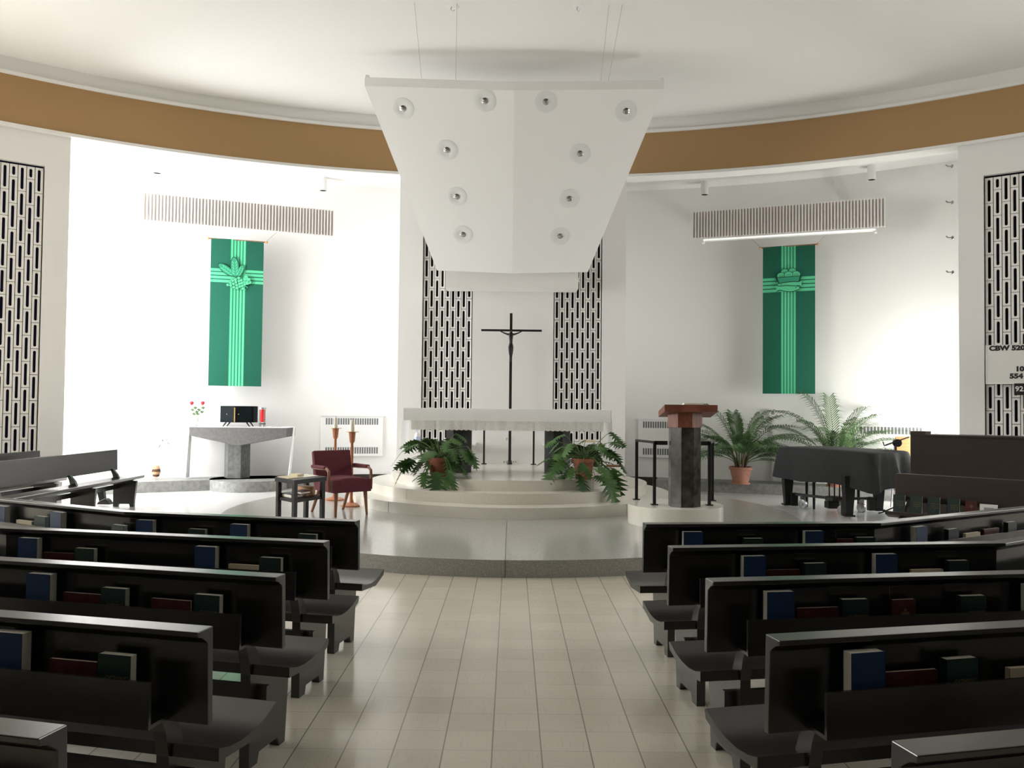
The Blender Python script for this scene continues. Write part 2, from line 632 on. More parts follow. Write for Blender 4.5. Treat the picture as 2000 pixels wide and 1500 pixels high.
# centre wall with two recesses for the screens
CY = 14.6
CX0, CX1 = -2.04, 2.02
SCR = ((-1.62, -0.72), (0.73, 1.60))
mb = MB()
xs = [CX0, SCR[0][0], SCR[0][1], SCR[1][0], SCR[1][1], CX1]
for i in range(5):
    if i in (1, 3):
        mb.box(xs[i], xs[i + 1], CY, CY + .3, 0, 0.72)
        mb.box(xs[i], xs[i + 1], CY, CY + .3, 5.0, 5.75)
        mb.box(xs[i], xs[i + 1], CY + .14, CY + .3, .72, 5.0)
    else:
        mb.box(xs[i], xs[i + 1], CY, CY + .3, 0, 5.75)
mb.box(CX0, CX0 + .2, CY + .3, 17.05, 0, 6.1)
mb.box(CX1 - .2, CX1, CY + .3, 17.05, 0, 6.1)
structure(mb.build('wall_centre', M['wall']))


# breeze block screens
def block(mb, wd, h0, h1, sl, bm_):     # one block in the frame: x = across, z = up, front at y=0
    """wd half width, h0..h1 block, slot inside"""
    g = 0.004
    x0, x1, z0, z1 = -wd + g, wd - g, h0 + g, h1 - g
    r = sl
    e = 0.032
    za, zb = h0 + e + r, h1 - e - r
    if zb < za:
        za = zb = (h0 + h1) / 2
    K = 5
    inner = [(r * math.cos(PI + PI * k / K), za + r * math.sin(PI + PI * k / K)) for k in range(K + 1)]
    inner += [(r * math.cos(PI * k / K), zb + r * math.sin(PI * k / K)) for k in range(K + 1)]
    outer = []
    for (a, b) in inner[:K + 1]:
        outer.append((max(x0, min(x1, a / r * x1 * 1.3)), z0 if abs(a) < r * .8 else za))
    for (a, b) in inner[K + 1:]:
        outer.append((max(x0, min(x1, a / r * x1 * 1.3)), z1 if abs(a) < r * .8 else zb))
    outer = [(x0, za)] + [(x0, z0)] + [(a / r * x1 * .8, z0) for a, b in inner[2:K - 1]] + [(x1, z0), (x1, za)]
    outer += [(x1, zb), (x1, z1)] + [(a / r * x1 * .8, z1) for a, b in inner[K + 3:2 * K]] + [(x0, z1), (x0, zb)]
    n = len(inner)
    ch = 0.006
    rows = [[(a, 0.03, b) for a, b in outer], [(a, 0.0, b) for a, b in outer],
            [(a * 1.0, 0.0, b) for a, b in [((p[0] * 1.35), (za + (p[1] - za) * 1.35 if i <= K else zb + (p[1] - zb) * 1.35)) for i, p in enumerate(inner)]],
            [(a, ch, b) for a, b in inner], [(a, 0.03, b) for a, b in inner]]
    mb.rings(rows, caps=False)


def screen_col(mb, mj, X, wd, z0, z1, ht, phase):
    mb.X = mj.X = X
    z = z0 - phase * ht
    while z < z1 - 0.05:
        a, b = max(z, z0), min(z + ht, z1)
        if b - a > 0.1:
            block(mb, wd, a, b, 0.0205, None)
        z += ht
    mj.box(-wd, wd, 0.008, 0.04, z0, z0 + 0.002)


def add_screen(label, cols, wd, z0, z1, ht, back_mat, backer):
    t = thing('breeze_block_screen', label, 'screen', (cols[len(cols) // 2][0].x, cols[len(cols) // 2][0].y, z0), 'breeze block screens in the white walls')
    a = MB()
    j = MB()
    for i, (c, ang) in enumerate(cols):
        X = frame((c.x, c.y, 0), ang)
        a.X = X
        z = z1
        k = 0
        first = ht if i % 2 == 0 else ht * 0.5
        while z > z0 + 0.05:
            h = first if k == 0 else ht
            b0 = max(z - h, z0)
            if z - b0 > 0.11:
                block(a, wd, b0, z, 0.0205, None)
            z -= h
            k += 1
    a.build('blocks', M['block'], t)
    backer(j)
    j.build('backing', back_mat, t)
    return t


for (x0, x1), lb in zip(SCR, ('white slotted breeze block screen left of the crucifix', 'white slotted breeze block screen right of the crucifix')):
    n = 9
    wd = (x1 - x0 - 0.03) / n / 2
    cols = [(Vector((x0 + .015 + wd * (2 * i + 1), CY + .055, 0)), 0.0) for i in range(n)]
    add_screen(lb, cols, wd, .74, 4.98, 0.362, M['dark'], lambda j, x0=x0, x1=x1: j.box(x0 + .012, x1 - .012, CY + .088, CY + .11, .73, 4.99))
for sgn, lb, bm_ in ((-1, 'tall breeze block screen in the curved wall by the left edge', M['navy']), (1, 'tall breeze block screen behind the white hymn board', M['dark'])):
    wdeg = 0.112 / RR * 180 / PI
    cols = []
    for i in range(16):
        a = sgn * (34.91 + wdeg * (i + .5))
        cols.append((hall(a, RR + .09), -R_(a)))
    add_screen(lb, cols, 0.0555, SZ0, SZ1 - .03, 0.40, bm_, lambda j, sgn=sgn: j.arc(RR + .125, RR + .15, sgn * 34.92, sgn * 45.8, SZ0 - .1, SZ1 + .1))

# dais, steps, platforms, baseboards
DC, DR = (0.0, 11.6), 3.88
mb = MB()
mb.lathe([(DR, 0.0), (DR, .125), (DR, .165)], (DC[0], DC[1], 0), 160)
for i, f in enumerate(mb.f):
    mb.mi[i] = 1
mb.mi[-1] = 0
structure(mb.build('floor_dais', [M['terr'], M['riser']], smooth=True))
SC = (-0.04, 13.0)
z = 0.165
for n_, (r, zt) in enumerate(((2.5, .31), (2.16, .455), (1.84, .60))):
    mb = MB()
    ring_ = [(SC[0] + r * math.cos(2 * PI * i / 140), min(SC[1] + r * math.sin(2 * PI * i / 140), CY - 0.002 if n_ == 2 else 99)) for i in range(140)]
    mb.prism(ring_, z, zt)
    o = structure(mb.build('floor_altar_step', M['step'], smooth=True))
    o['label'] = ('lowest', 'middle', 'top')[n_] + ' round cream terrazzo step under the altar'
    z = zt
mb = MB(); mb.arc(13.0, NR, -37.5, -15.0, 0, .2, NC, .5)
structure(mb.build('floor_platform_left', M['conc']))
mb = MB(); mb.lathe([(.70, 0), (.70, .2)], (-4.95, 15.50, 0), 48)
structure(mb.build('floor_platform_bay', M['conc'], smooth=True))
mb = MB(); mb.arc(13.0, NR, 12.6, 37.5, 0, .2, NC, .5)
structure(mb.build('floor_platform_right', M['conc']))
mb = MB(); mb.arc(NR - .02, NR, -15, -7, 0, .2, NC, .5)
structure(mb.build('baseboard_left', M['pewb']))
mb = MB(); mb.arc(NR - .02, NR, 7, 12.6, 0, .2, NC, .5)
structure(mb.build('baseboard_right', M['pewb']))


mb = MB()
mb.box(-.05, -.044, DC[1] - DR + .001, 10.50, .1651, .1656)
mb.box(-.05, -.044, DC[1] - DR - .0015, DC[1] - DR + .002, .0, .165)
for r, z0_, z1_, xs_ in ((2.5, .166, .309, (-1.65, 1.56)), (2.16, .311, .454, (-1.44, 1.36)), (1.84, .456, .599, (-1.24, 1.16))):
    for x in xs_:
        a = math.asin((x - SC[0]) / r)
        for q_ in (0,):
            mb.add([(SC[0] + (r + e) * math.sin(a + d_), SC[1] - (r + e) * math.cos(a + d_), z_) for e, d_, z_ in ((.0015, -.001, z0_), (.0015, .001, z0_), (.0015, .001, z1_), (.0015, -.001, z1_))], [(0, 1, 2, 3)])
structure(mb.build('trim_joint_lines', M['joint2']))


def niche(x, off=0.0):          # point on the niche wall at x, with the angle that faces the room
    y = NC + math.sqrt((NR - off) ** 2 - x * x)
    return Vector((x, y, 0)), -math.asin(x / (NR - off))


# ================================================================== canopy
T0, T1 = 12.0, 14.0


def cpt(side, t, push=0.0):      # point on the sloped underside: side -1..1, t 0 (front/top)..1 (back/bottom)
    y = T0 + (T1 - T0) * t
    z = 6.33 + (3.93 - 6.33) * t
    wdt = 2.215 + (1.295 - 2.215) * t
    k = 1 - abs(side)
    nrm = Vector((0, -0.768, -0.64))
    return Vector((side * wdt - 0.012, y, z)) + nrm * (0.13 * k * wdt / 2.215 + push)


can = thing('hanging_canopy', 'large white folded canopy hanging above the altar, tapering downward', 'canopy', (0, 13, 3.7))
mb = MB()
a = [cpt(-1, 0), cpt(0, 0), cpt(1, 0), cpt(1, 1), cpt(0, 1), cpt(-1, 1)]
nback = Vector((0, 0.768, 0.64)) * .14
mb.add(a + [q + nback for q in a], [(0, 1, 4, 5), (1, 2, 3, 4), (6, 11, 10, 7), (7, 10, 9, 8), (0, 6, 7, 1), (1, 7, 8, 2), (2, 8, 9, 3), (3, 9, 10, 4), (4, 10, 11, 5), (5, 11, 6, 0)])
mb.build('folded_panel', M['canopy'], can)
mb = MB()
for s0, s1 in ((-1, 0), (0, 1)):
    q0, q1 = cpt(s0, 0), cpt(s1, 0)
    mb.loft([q0, q1, q1 + Vector((0, .05, 0)), q0 + Vector((0, .05, 0))], [q0 + Vector((0, 0, .13)), q1 + Vector((0, 0, .13)), q1 + Vector((0, .05, .13)), q0 + Vector((0, .05, .13))])
for s0 in (-1, 1):
    q0, q1 = cpt(s0, 0), cpt(s0, 1)
    d = Vector((-s0 * .05, 0, 0))
    mb.loft([q0, q0 + d, q1 + d, q1], [q0 + Vector((0, .06, .19)), q0 + d + Vector((0, .06, .19)), q1 + d + Vector((0, .12, .13)), q1 + Vector((0, .12, .13))])
mb.build('rim', M['canopy'], can)
mb = MB()
mb.box(-1.17, 1.13, 14.12, CY - .002, 3.66, 4.05)
mb.build('mounting_box', M['wall'], can)
for (px, py, pt) in ((825, 156, (-.0, 0)), (890, 152, (0, 0)), (1186, 160, (0, 0)), (1172, 158, (0, 0))):
    q = P(px, py, 12.15)
    mb = MB()
    tx = {825: -1.31, 890: -0.76, 1186: 1.37, 1172: 1.2}[px]
    mb.tube([(q.x, 12.15, q.z - .1), (tx, 10.42, 6.8)], 0.003, 6)
    mb.build('cable', M['cable'], can)
# downlights: ray-plane intersection gives their place on the folded panel
n_up = (cpt(0, 0) - cpt(0, 1)).normalized()
for (px, py) in ((787, 212), (947, 197), (873, 293), (892, 384), (904, 458), (1066, 199), (1223, 217), (1133, 300), (1112, 388), (1094, 461)):
    s_ = -1 if px < 1000 else 1
    e1 = (cpt(s_, 0) - cpt(0, 0))
    nrm = e1.cross(n_up).normalized()
    if nrm.y > 0:
        nrm = -nrm
    d = ray(px, py)
    t_ = (cpt(0, 0.5) - EYE).dot(nrm) / d.dot(nrm)
    q = EYE + d * t_
    X = Matrix.Translation(q) @ nrm.to_track_quat('Z', 'Y').to_matrix().to_4x4()
    mb = MB(X); mb.lathe([(.165, -.01), (.165, .003), (.155, .005), (.085, .005), (.075, .002), (.05, -.004)], n=32)
    o = mb.build('downlight', M['ring'], can, smooth=True)
    mb = MB(X); mb.lathe([(.05, -.003), (.05, .004), (.035, .012), (.015, .02)], n=18)
    mb.build('bulb', M['bulb'], o, smooth=True)
for px, lb in ((885, 'small hook with patched plaster on the ceiling, left one'), (1131, 'small hook with patched plaster on the ceiling, right one')):
    q = F(px, 13, 6.8)
    t = thing('ceiling_hook', lb, 'hook', (q.x, q.y, 6.76), 'ceiling hooks above the canopy')
    mb = MB(); mb.lathe([(.07, -.004), (.08, 0.0)], (q.x, q.y, 6.8), 14); mb.build('patch', M['wall'], t)
    mb = MB(); mb.tube([(q.x - .02, q.y, 6.8), (q.x - .03, q.y, 6.76), (q.x, q.y, 6.735), (q.x + .02, q.y, 6.76)], .006, 6); mb.build('hook', M['steel'], t, smooth=True)


# ================================================================== pews
def along(line, dist):
    line = [Vector((a, b)) for a, b in line]
    for i in range(len(line) - 1):
        seg = line[i + 1] - line[i]
        if dist <= seg.length or i == len(line) - 2:
            d = seg.normalized()
            n = Vector((-d.y, d.x))
            if (n.x < 0 if abs(n.y) < 0.2 else n.y < 0):
                n = -n
            return line[i] + d * dist, d, n * NS
        dist -= seg.length


def length(line):
    return sum((Vector(line[i + 1]) - Vector(line[i])).length for i in range(len(line) - 1))


def subline(line, d0, d1):
    out = [tuple(along(line, d0)[0])]
    acc = 0
    for i in range(len(line) - 1):
        acc += (Vector(line[i + 1]) - Vector(line[i])).length
        if d0 + .01 < acc < d1 - .01:
            out.append(tuple(line[i + 1]))
    out.append(tuple(along(line, d1)[0]))
    return out


def pew(line, label, z=0.0, rack=True, legs=None, group='pews on both sides of the aisle', cat='pew', mt=None):
    mt = mt or M['pew']
    t = thing('church_pew', label, cat, (line[0][0], line[0][1], z), group)
    mb = MB(); mb.sweep([(-.008, z + .555), (-.018, z + .825), (-.05, z + .848), (-.072, z + .854), (-.074, z + .872), (.010, z + .872), (.012, z + .84), (.020, z + .555)], line)
    mb.build('backrest', mt, t, bevel=.003)
    mb = MB(); mb.sweep([(.06, z + .455), (.12, z + .437), (.2, z + .428), (.28, z + .432), (.36, z + .448), (.44, z + .478), (.45, z + .472), (.44, z + .44), (.3, z + .395), (.06, z + .41)], line)
    mb.build('seat', mt, t, smooth=True)
    L = length(line)
    for d0 in legs or (.205, L * .5, L - .15):
        q, d, n = along(line, d0)
        prof = [(.05, 0), (.12, 0), (.135, .045), (.30, .045), (.315, 0), (.37, 0), (.405, .40), (.14, .41), (.105, .50), (.035, .58), (-.006, .58), (.03, .50), (.05, .41)]
        mb = MB()
        pts = [(q.x + n.x * o - d.x * .024, q.y + n.y * o - d.y * .024, z + zz) for o, zz in prof]
        mb.extrude(pts, (d.x * .048, d.y * .048, 0))
        mb.build('leg', mt, t)
    mb = MB(); mb.sweep([(.10, z + .28), (.10, z + .35), (.125, z + .35), (.125, z + .28)], subline(line, .13, L - .15))
    mb.build('stretcher', mt, t)
    if rack:
        sl = subline(line, .13, L - .2)
        mb = MB()
        mb.sweep([(-.010, z + .572), (-.118, z + .572), (-.118, z + .585), (-.010, z + .585)], sl)
        mb.sweep([(-.118, z + .572), (-.13, z + .572), (-.13, z + .72), (-.118, z + .72)], sl)
        mb.build('book_rack', mt, t)
    return t


PEWS = {
    'L1': [(-.96, 5.23), (-2.56, 5.57), (-4.9, 6.78)],
    'L2': [(-.975, 4.43), (-2.93, 4.81), (-4.6, 5.66)],
    'L3': [(-.97, 3.545), (-3.1, 4.03), (-4.6, 4.80)],
    'L4': [(-.975, 2.70), (-3.3, 3.23), (-4.6, 3.90)],
    'L5': [(-1.0, 1.865), (-3.5, 2.43)],
    'R1': [(.845, 5.25), (2.38, 5.41), (4.9, 6.95)],
    'R2': [(.84, 4.38), (2.73, 4.65), (4.5, 5.80)],
    'R3': [(.845, 3.55), (2.9, 3.89), (4.5, 4.9)],
    'R4': [(.835, 2.675), (3.0, 3.16), (4.5, 4.1)],
    'R5': [(.85, 1.825), (3.2, 2.36)],
}
PNAME = {'1': 'front', '2': 'second', '3': 'third', '4': 'fourth', '5': 'fifth'}
for k, ln in PEWS.items():
    side = 'left' if k[0] == 'L' else 'right'
    wh = {'1': 'nearest the dais', '2': 'second from the dais', '3': 'third from the dais', '4': 'fourth from the dais', '5': 'cut off by the bottom edge'}[k[1]]
    pew(ln, 'long dark wooden pew %s of the aisle, %s' % (side, wh))
# ------------------------------------------------------------------ books
tmpl = {}


def book_template(kind, wd, ht, th, cm, title=None, landscape=False):
    t = thing('hymn_book', None, None)
    mb = MB()
    c = .0025
    mb.box(-wd / 2, wd / 2, -th / 2, -th / 2 + c, 0, ht)
    mb.box(-wd / 2, wd / 2, th / 2 - c, th / 2, 0, ht)
    mb.box(-wd / 2, -wd / 2 + c, -th / 2, th / 2, 0, ht)
    cov = mb.build('cover', cm, t)
    mb = MB(); mb.box(-wd / 2 + c, wd / 2 - .002, -th / 2 + c, th / 2 - c, .003, ht - .0015)
    mb.build('pages', M['paper'], t)
    if title:
        y = ht * .62
        for s_, k in zip(title, (.017, .017, .017, .018)):
            text('title', s_, k, Matrix.Translation(Vector((0.012, -th / 2 - .0006, y))) @ UPR, M['gold'], cov, .0003, 'CENTER')
            y -= .022
    tmpl[kind] = t
    return t


book_template('blue', .125, .24, .046, M['blue'])
book_template('green', .125, .195, .034, M['dgreen'], ('CATHOLIC', 'BOOK OF', 'WORSHIP', 'III'))
book_template('maroon', .20, .160, .016, M['dred'])
book_template('tall', .115, .185, .018, M['dred'])
book_template('tan', .19, .148, .02, M['tanp'])
mb = MB(); mb.box(.035, .05, -.0105, -.0085, .06, .105); mb.build('label_strip', M['paper'], tmpl['maroon'])
mb = MB(); mb.box(-.01, .045, -.004, .004, .13, .186); mb.build('holy_card', M['paper'], copy_tree(tmpl['maroon'])) if False else None
mb = MB()
X0 = Matrix.Translation(Vector((0.005, -.0105, .125)))
for a in range(4):
    mb.X = X0 @ Matrix.Rotation(a * PI / 2, 4, 'Y')
    mb.add([(-.003, 0, 0), (-.008, 0, .016), (0, 0, .022), (.008, 0, .016), (.003, 0, 0)], [(0, 1, 2, 3, 4)])
mb.build('emblem', M['gold'], tmpl['tall'])
mb = MB(); mb.rings([[(-.05, .012, .10), (-.05, .014, .10)], [(-.055, .014, .235), (-.055, .016, .235)], [(.04, .02, .242), (.04, .022, .242)], [(.075, .04, .232), (.075, .042, .232)], [(.078, .045, .08), (.078, .047, .08)]], caps=False)
mb.build('loose_sheet', M['tanp'], tmpl['tall'])
KN = {'blue': 'thick blue hymn book', 'green': 'dark green hymn book', 'maroon': 'low wide maroon booklet', 'tall': 'maroon booklet with tan sheet', 'tan': 'tan worn booklet'}
BOOKS = {
    'L1': [(610, 'green'), (480, 'blue'), (397, 'green'), (297, 'blue'), (248, 'green'), (130, 'blue'), (97, 'green'), (62, 'tan'), (22, 'blue')],
    'L2': [(550, 'green'), (490, 'tan'), (418, 'blue'), (182, 'green'), (128, 'maroon'), (75, 'blue')],
    'L3': [(424, 'green'), (350, 'maroon'), (243, 'green'), (180, 'maroon'), (103, 'blue')],
    'L4': [(270, 'green'), (174, 'maroon'), (52, 'blue'), (-28, 'green')],
    'R1': [(1342, 'blue'), (1462, 'green'), (1578, 'blue'), (1642, 'tall'), (1680, 'green'), (1775, 'blue'), (1840, 'green'), (1882, 'tan'), (1920, 'maroon'), (1955, 'green')],
    'R2': [(1460, 'blue'), (1520, 'maroon'), (1578, 'green'), (1712, 'blue'), (1797, 'tan'), (1855, 'green')],
    'R3': [(1502, 'blue'), (1585, 'maroon'), (1652, 'green'), (1748, 'tall'), (1878, 'green'), (2000, 'blue')],
    'R4': [(1660, 'blue'), (1756, 'maroon'), (1845, 'green'), (1985, 'tan')],
}
ORD = ('first', 'second', 'third', 'fourth', 'fifth', 'sixth')
used = set()
for k, lst in BOOKS.items():
    cnt = {}
    side = 'left' if k[0] == 'L' else 'right'
    for px, kind in lst:
        cnt[kind] = cnt.get(kind, 0) + 1
        ln = PEWS[k]
        Y0 = along(ln, 1)[0].y
        d = ray(px, 795 + 0.9 * 1600 / Y0)
        best = None
        D = 0
        for i in range(len(ln) - 1):
            a, b = Vector(ln[i]), Vector(ln[i + 1])
            # a + s(b-a) on the ray (d.x, d.y)
            e = b - a
            den = e.x * d.y - e.y * d.x
            s = -(a.x * d.y - a.y * d.x) / den
            if -0.05 <= s <= 1.0:
                best = D + s * e.length
                break
            D += e.length
        if best is None:
            print('book off pew', k, px)
            continue
        q, dd, n = along(ln, max(best, .30))
        if kind in used:
            o = copy_tree(tmpl[kind])
        else:
            o = tmpl[kind]
            used.add(kind)
        th = {'blue': .046, 'green': .034, 'maroon': .016, 'tall': .018, 'tan': .02}[kind]
        off = -0.042 - th / 2 - random.uniform(0.0, .010)
        ang = math.atan2(-n.x, n.y)
        o.location = (q.x + n.x * off, q.y + n.y * off, .5855)
        flip = PI if side == 'right' and kind == 'blue' else 0
        o.rotation_euler = (0, 0, ang + flip + random.uniform(-.03, .03))
        tag(o, '%s %s from the aisle, rack of %s %s pew' % (ORD[cnt[kind] - 1], KN[kind], PNAME[k[1]], side), 'book', 'hymn books in the pew racks')

# side pews at the left, facing across the sanctuary
pew([(-6.17, 12.84), (-6.22, 9.9), (-6.3, 8.3)], 'dark pew set sideways by the bright left niche, seat in sunlight', rack=False, legs=(.16, 1.35, 3.0, 4.4), group='side pews facing the sanctuary')
pew([(-7.07, 12.30), (-7.2, 10.6), (-7.3, 9.0)], 'dark pew set sideways against the left screen wall, behind another', rack=False, legs=(.16, 1.7, 3.1), group='side pews facing the sanctuary')
# choir pew at the right, its seat to the viewer
NS = -1.0
CHOIR = [(4.5, 9.60), (6.75, 7.70)]
t = pew(CHOIR, 'dark brown pew turned toward the aisle at right, books standing on its seat', rack=False, legs=(.15, 2.4), group='choir pew', mt=M['pewb'])
NS = 1.0

# ================================================================== altar
alt = thing('altar', 'long stone altar on two dark pillars under a white cloth', 'altar', (-.05, 12.55, .6))
AX0, AX1, AY0, AY1, AZ = -1.58, 1.45, 12.1, 13.0, 1.565
mb = MB(); mb.box(AX0, AX1, AY0, AY1, AZ - .14, AZ); mb.build('tabletop', M['granite'], alt, bevel=.006)
for cx in (-.80, .70):
    mb = MB(); mb.prism([(cx + .205 * math.cos(R_(a)), 12.55 + .26 * math.sin(R_(a))) for a in (20, 70, 110, 160, 200, 250, 290, 340)], .6, AZ - .14)
    mb.build('pillar', M['granite'], alt)
ac = thing('altar_cloth', 'white linen cloth with lace edge draped over the altar', 'tablecloth', (-.05, 12.55, AZ))
mb = MB()
nx = 90
rows = []
e = .012


def fold(u, k):
    return (math.sin(u * 9.0 + .6) * .5 + math.sin(u * 21 + 1.7) * .3 + math.sin(u * 43) * .2) * .012 * k


prof = [(AY1 + e, AZ - .25, 1), (AY1 + e, AZ + .005, 0), (12.55, AZ + .007, 0), (AY0 - e + .006, AZ + .006, 0), (AY0 - e, AZ - .006, .1), (AY0 - e - .006, AZ - .09, .6), (AY0 - e - .012, AZ - .175, 1)]
for (y, z_, k) in prof:
    rows.append([(AX0 - e + (AX1 - AX0 + 2 * e) * i / nx, y - abs(fold(AX0 + (AX1 - AX0) * i / nx, k)), z_) for i in range(nx + 1)])
mb.rings(rows, caps=False, closed=False)
mb.build('linen', M['cloth'], ac, smooth=True)
mb = MB()
rows = []
for j, (z_, k) in enumerate(((AZ - .172, 1), (AZ - .25, 1.1), (AZ - .305, 1.15))):
    rows.append([(AX0 + .10 + (AX1 - AX0 - .2) * i / 240, AY0 - e - .011 - abs(fold(AX0 + .10 + (AX1 - AX0 - .2) * i / 240, k)), z_ - (abs(math.sin(i * PI / 6)) * .012 if j == 2 else 0)) for i in range(241)])
mb.rings(rows, caps=False, closed=False)
mb.build('lace_edge', M['lace'], ac, smooth=True)
for sx, x in ((-1, AX0 - e), (1, AX1 + e)):
    mb = MB()
    rows = []
    for (z_, k) in ((AZ + .005, 0), (AZ - .2, .3), (AZ - .42, .7), (AZ - .62, 1)):
        rows.append([(x + sx * (.01 + .045 * k + .012 * k * math.sin(i * 1.3)), AY0 + .02 + (AY1 - AY0 - .04) * i / 24 - sx * 0, z_) for i in range(25)])
    mb.rings(rows, caps=False, closed=False)
    mb.build('side_drop', M['drop'], ac, smooth=True)

# crucifix and the posts behind
cy_ = 14.32
cz = thing('crucifix', 'tall dark metal processional crucifix standing behind the altar', 'crucifix', (-.03, cy_, .6))
top = P(1000, 612, cy_)
mb = MB(); mb.box(-.05, -.003, cy_ - .018, cy_ + .018, .66, top.z)
mb.build('staff', M['bronze'], cz)
aL, aR = P(940, 645, cy_ - .01), P(1058, 646.5, cy_ - .01)
mb = MB(); mb.box(aL.x, aR.x, cy_ - .04, cy_ - .019, aL.z - .018, aL.z + .018)
mb.build('crossbar', M['bronze'], cz)
mb = MB(); mb.lathe([(.045, 0), (.045, .02), (.038, .035), (.035, .07)], (-.026, cy_, .6), 20)
mb.build('base', M['bronze'], cz, smooth=True)
# figure: skin modifier on a joint skeleton
S = [(0, -.50), (0, -.38), (0, -.22), (0, -.13), (0.005, -.06), (0.01, .0), (-.10, -.13), (-.22, -.085), (-.33, -.02), (-.36, 0.0), (.10, -.13), (.22, -.085), (.33, -.02), (.36, 0.0),
     (-.045, -.56), (-.03, -.78), (-.005, -.98), (0.0, -1.06), (.045, -.56), (.03, -.78), (.01, -.98), (.005, -1.06)]
rad = [.055, .05, .065, .05, .025, .045, .03, .022, .017, .016, .03, .022, .017, .016, .042, .032, .02, .018, .042, .032, .02, .018]
ED = [(0, 1), (1, 2), (2, 3), (3, 4), (4, 5), (3, 6), (6, 7), (7, 8), (8, 9), (3, 10), (10, 11), (11, 12), (12, 13), (0, 14), (14, 15), (15, 16), (16, 17), (0, 18), (18, 19), (19, 20), (20, 21)]
sc_ = .56
me = bpy.data.meshes.new('figure')
yy = cy_ - .066
zz = aL.z - .005
Wc = WM[cz].inverted()
me.from_pydata([Wc @ Vector((-.026 + a * sc_, yy - (.035 if i in (4, 5) else .012 if i in (15, 19) else 0) + (.025 if i in (8, 9, 12, 13) else 0), zz + b * sc_ * .92)) for i, (a, b) in enumerate(S)], ED, [])
me.materials.append(M['bronze'])
fo = bpy.data.objects.new('figure', me)
COL.objects.link(fo)
fo.parent = cz
WM[fo] = WM[cz]
sk = fo.modifiers.new('skin', 'SKIN')
for i, v in enumerate(me.skin_vertices[0].data):
    v.radius = (rad[i] * sc_ * 1.05, rad[i] * sc_ * 1.05)
    v.use_root = (i == 0)
sd = fo.modifiers.new('sub', 'SUBSURF')
sd.levels = sd.render_levels = 2
for px, lb in ((945, 'left'), (1042, 'right')):
    q = P(px, 904, 14.28)
    t = thing('slim_post', 'slim dark post behind the altar, %s of the crucifix staff' % lb, 'post', (q.x, 14.28, .6), 'slim posts beside the crucifix')
    mb = MB(); mb.box(q.x - .016, q.x + .016, 14.265, 14.295, .605, 1.48); mb.build('shaft', M['bronze'], t)
    mb = MB(); mb.lathe([(.05, .6), (.05, .612), (.02, .62)], (q.x, 14.28, 0), 16); mb.build('foot', M['bronze'], t)
# credence shelves
for (xa, xb, lb) in ((-1.62, -.62, 'white wall shelf behind the altar, left side'), (.56, 1.62, 'white wall shelf behind the altar, right side')):
    t = thing('wall_shelf', lb, 'shelf', ((xa + xb) / 2, 14.4, .93), 'wall shelves behind the altar')
    mb = MB(); mb.box(xa, xb, 14.15, CY - .004, .93, .965); mb.build('board', M['white'], t, bevel=.004)
    for x in (xa + .12, xb - .12):
        mb = MB(); mb.extrude([(x, CY - .004, .93), (x, 14.3, .93), (x, CY - .004, .75)], (.02, 0, 0)); mb.build('bracket', M['white'], t)
q = P(815, 858, 14.3)
t = thing('sanitizer_bottle', 'clear bottle with blue label on the left wall shelf', 'bottle', (q.x, 14.3, .965))
mb = MB(); mb.lathe([(.045, 0), (.05, .02), (.05, .12), (.03, .16), (.015, .17)], (q.x, 14.3, .966), 16); mb.build('bottle', M['white'], t, smooth=True)
mb = MB(); mb.lathe([(.0515, .04), (.0515, .10)], (q.x, 14.3, .966), 16, caps=False); mb.build('label', M['bin'], t, smooth=True)
mb = MB(); mb.tube([(q.x, 14.3, 1.13), (q.x, 14.3, 1.17), (q.x - .03, 14.3, 1.175)], .007, 8); mb.build('pump', M['bin'], t)
q = P(1150, 860, 14.3)
t = thing('folded_linen', 'stack of folded white linen on the right wall shelf', 'linen', (q.x, 14.32, .966))
mb = MB(); mb.box(q.x - .16, q.x + .16, 14.2, 14.45, .967, 1.0); mb.build('lower_fold', M['cloth'], t, bevel=.01)
mb = MB(); mb.box(q.x - .13, q.x + .12, 14.22, 14.43, 1.001, 1.04); mb.build('upper_fold', M['tanp'], t, bevel=.01)
q = P(1197, 866, 14.45)
mb = MB(); mb.tube([(q.x - .07, 14.5, q.z + .09), (q.x + .09, 14.42, q.z - .05)], .024, 10)
tag(mb.build('microphone_grip', M['black'], smooth=True), 'slanted black rod end on the wall right of the altar', 'rod')
q = P(1203, 914, 13.9)
mb = MB(); mb.tube([(q.x - .16, 13.92, .622), (q.x + .1, 13.9, .622)], .0215, 12)
tag(mb.build('wooden_rod', M['legwood'], smooth=True), 'brown wooden rod lying on the top step right of the altar', 'rod')
for (px, py, zc, lb) in ((992, 857, None, 'white wall outlet behind the crucifix staff, upper one'), (987, 902, None, 'white wall outlet by the step behind the altar, left one'), (1005, 902, None, 'white wall outlet by the step behind the altar, right one')):
    q = P(px, py, CY)
    t = thing('wall_outlet', lb, 'outlet', (q.x, CY, q.z - .05), 'wall outlets behind the altar')
    mb = MB(); mb.box(q.x - .055, q.x + .055, CY - .012, CY - .001, q.z - .04, q.z + .04); mb.build('plate', M['white'], t, bevel=.004)
    mb = MB(); mb.box(q.x - .03, q.x - .012, CY - .015, CY - .0125, q.z - .015, q.z + .015); mb.box(q.x + .012, q.x + .03, CY - .015, CY - .0125, q.z - .015, q.z + .015); mb.build('socket', M['grey'], t)


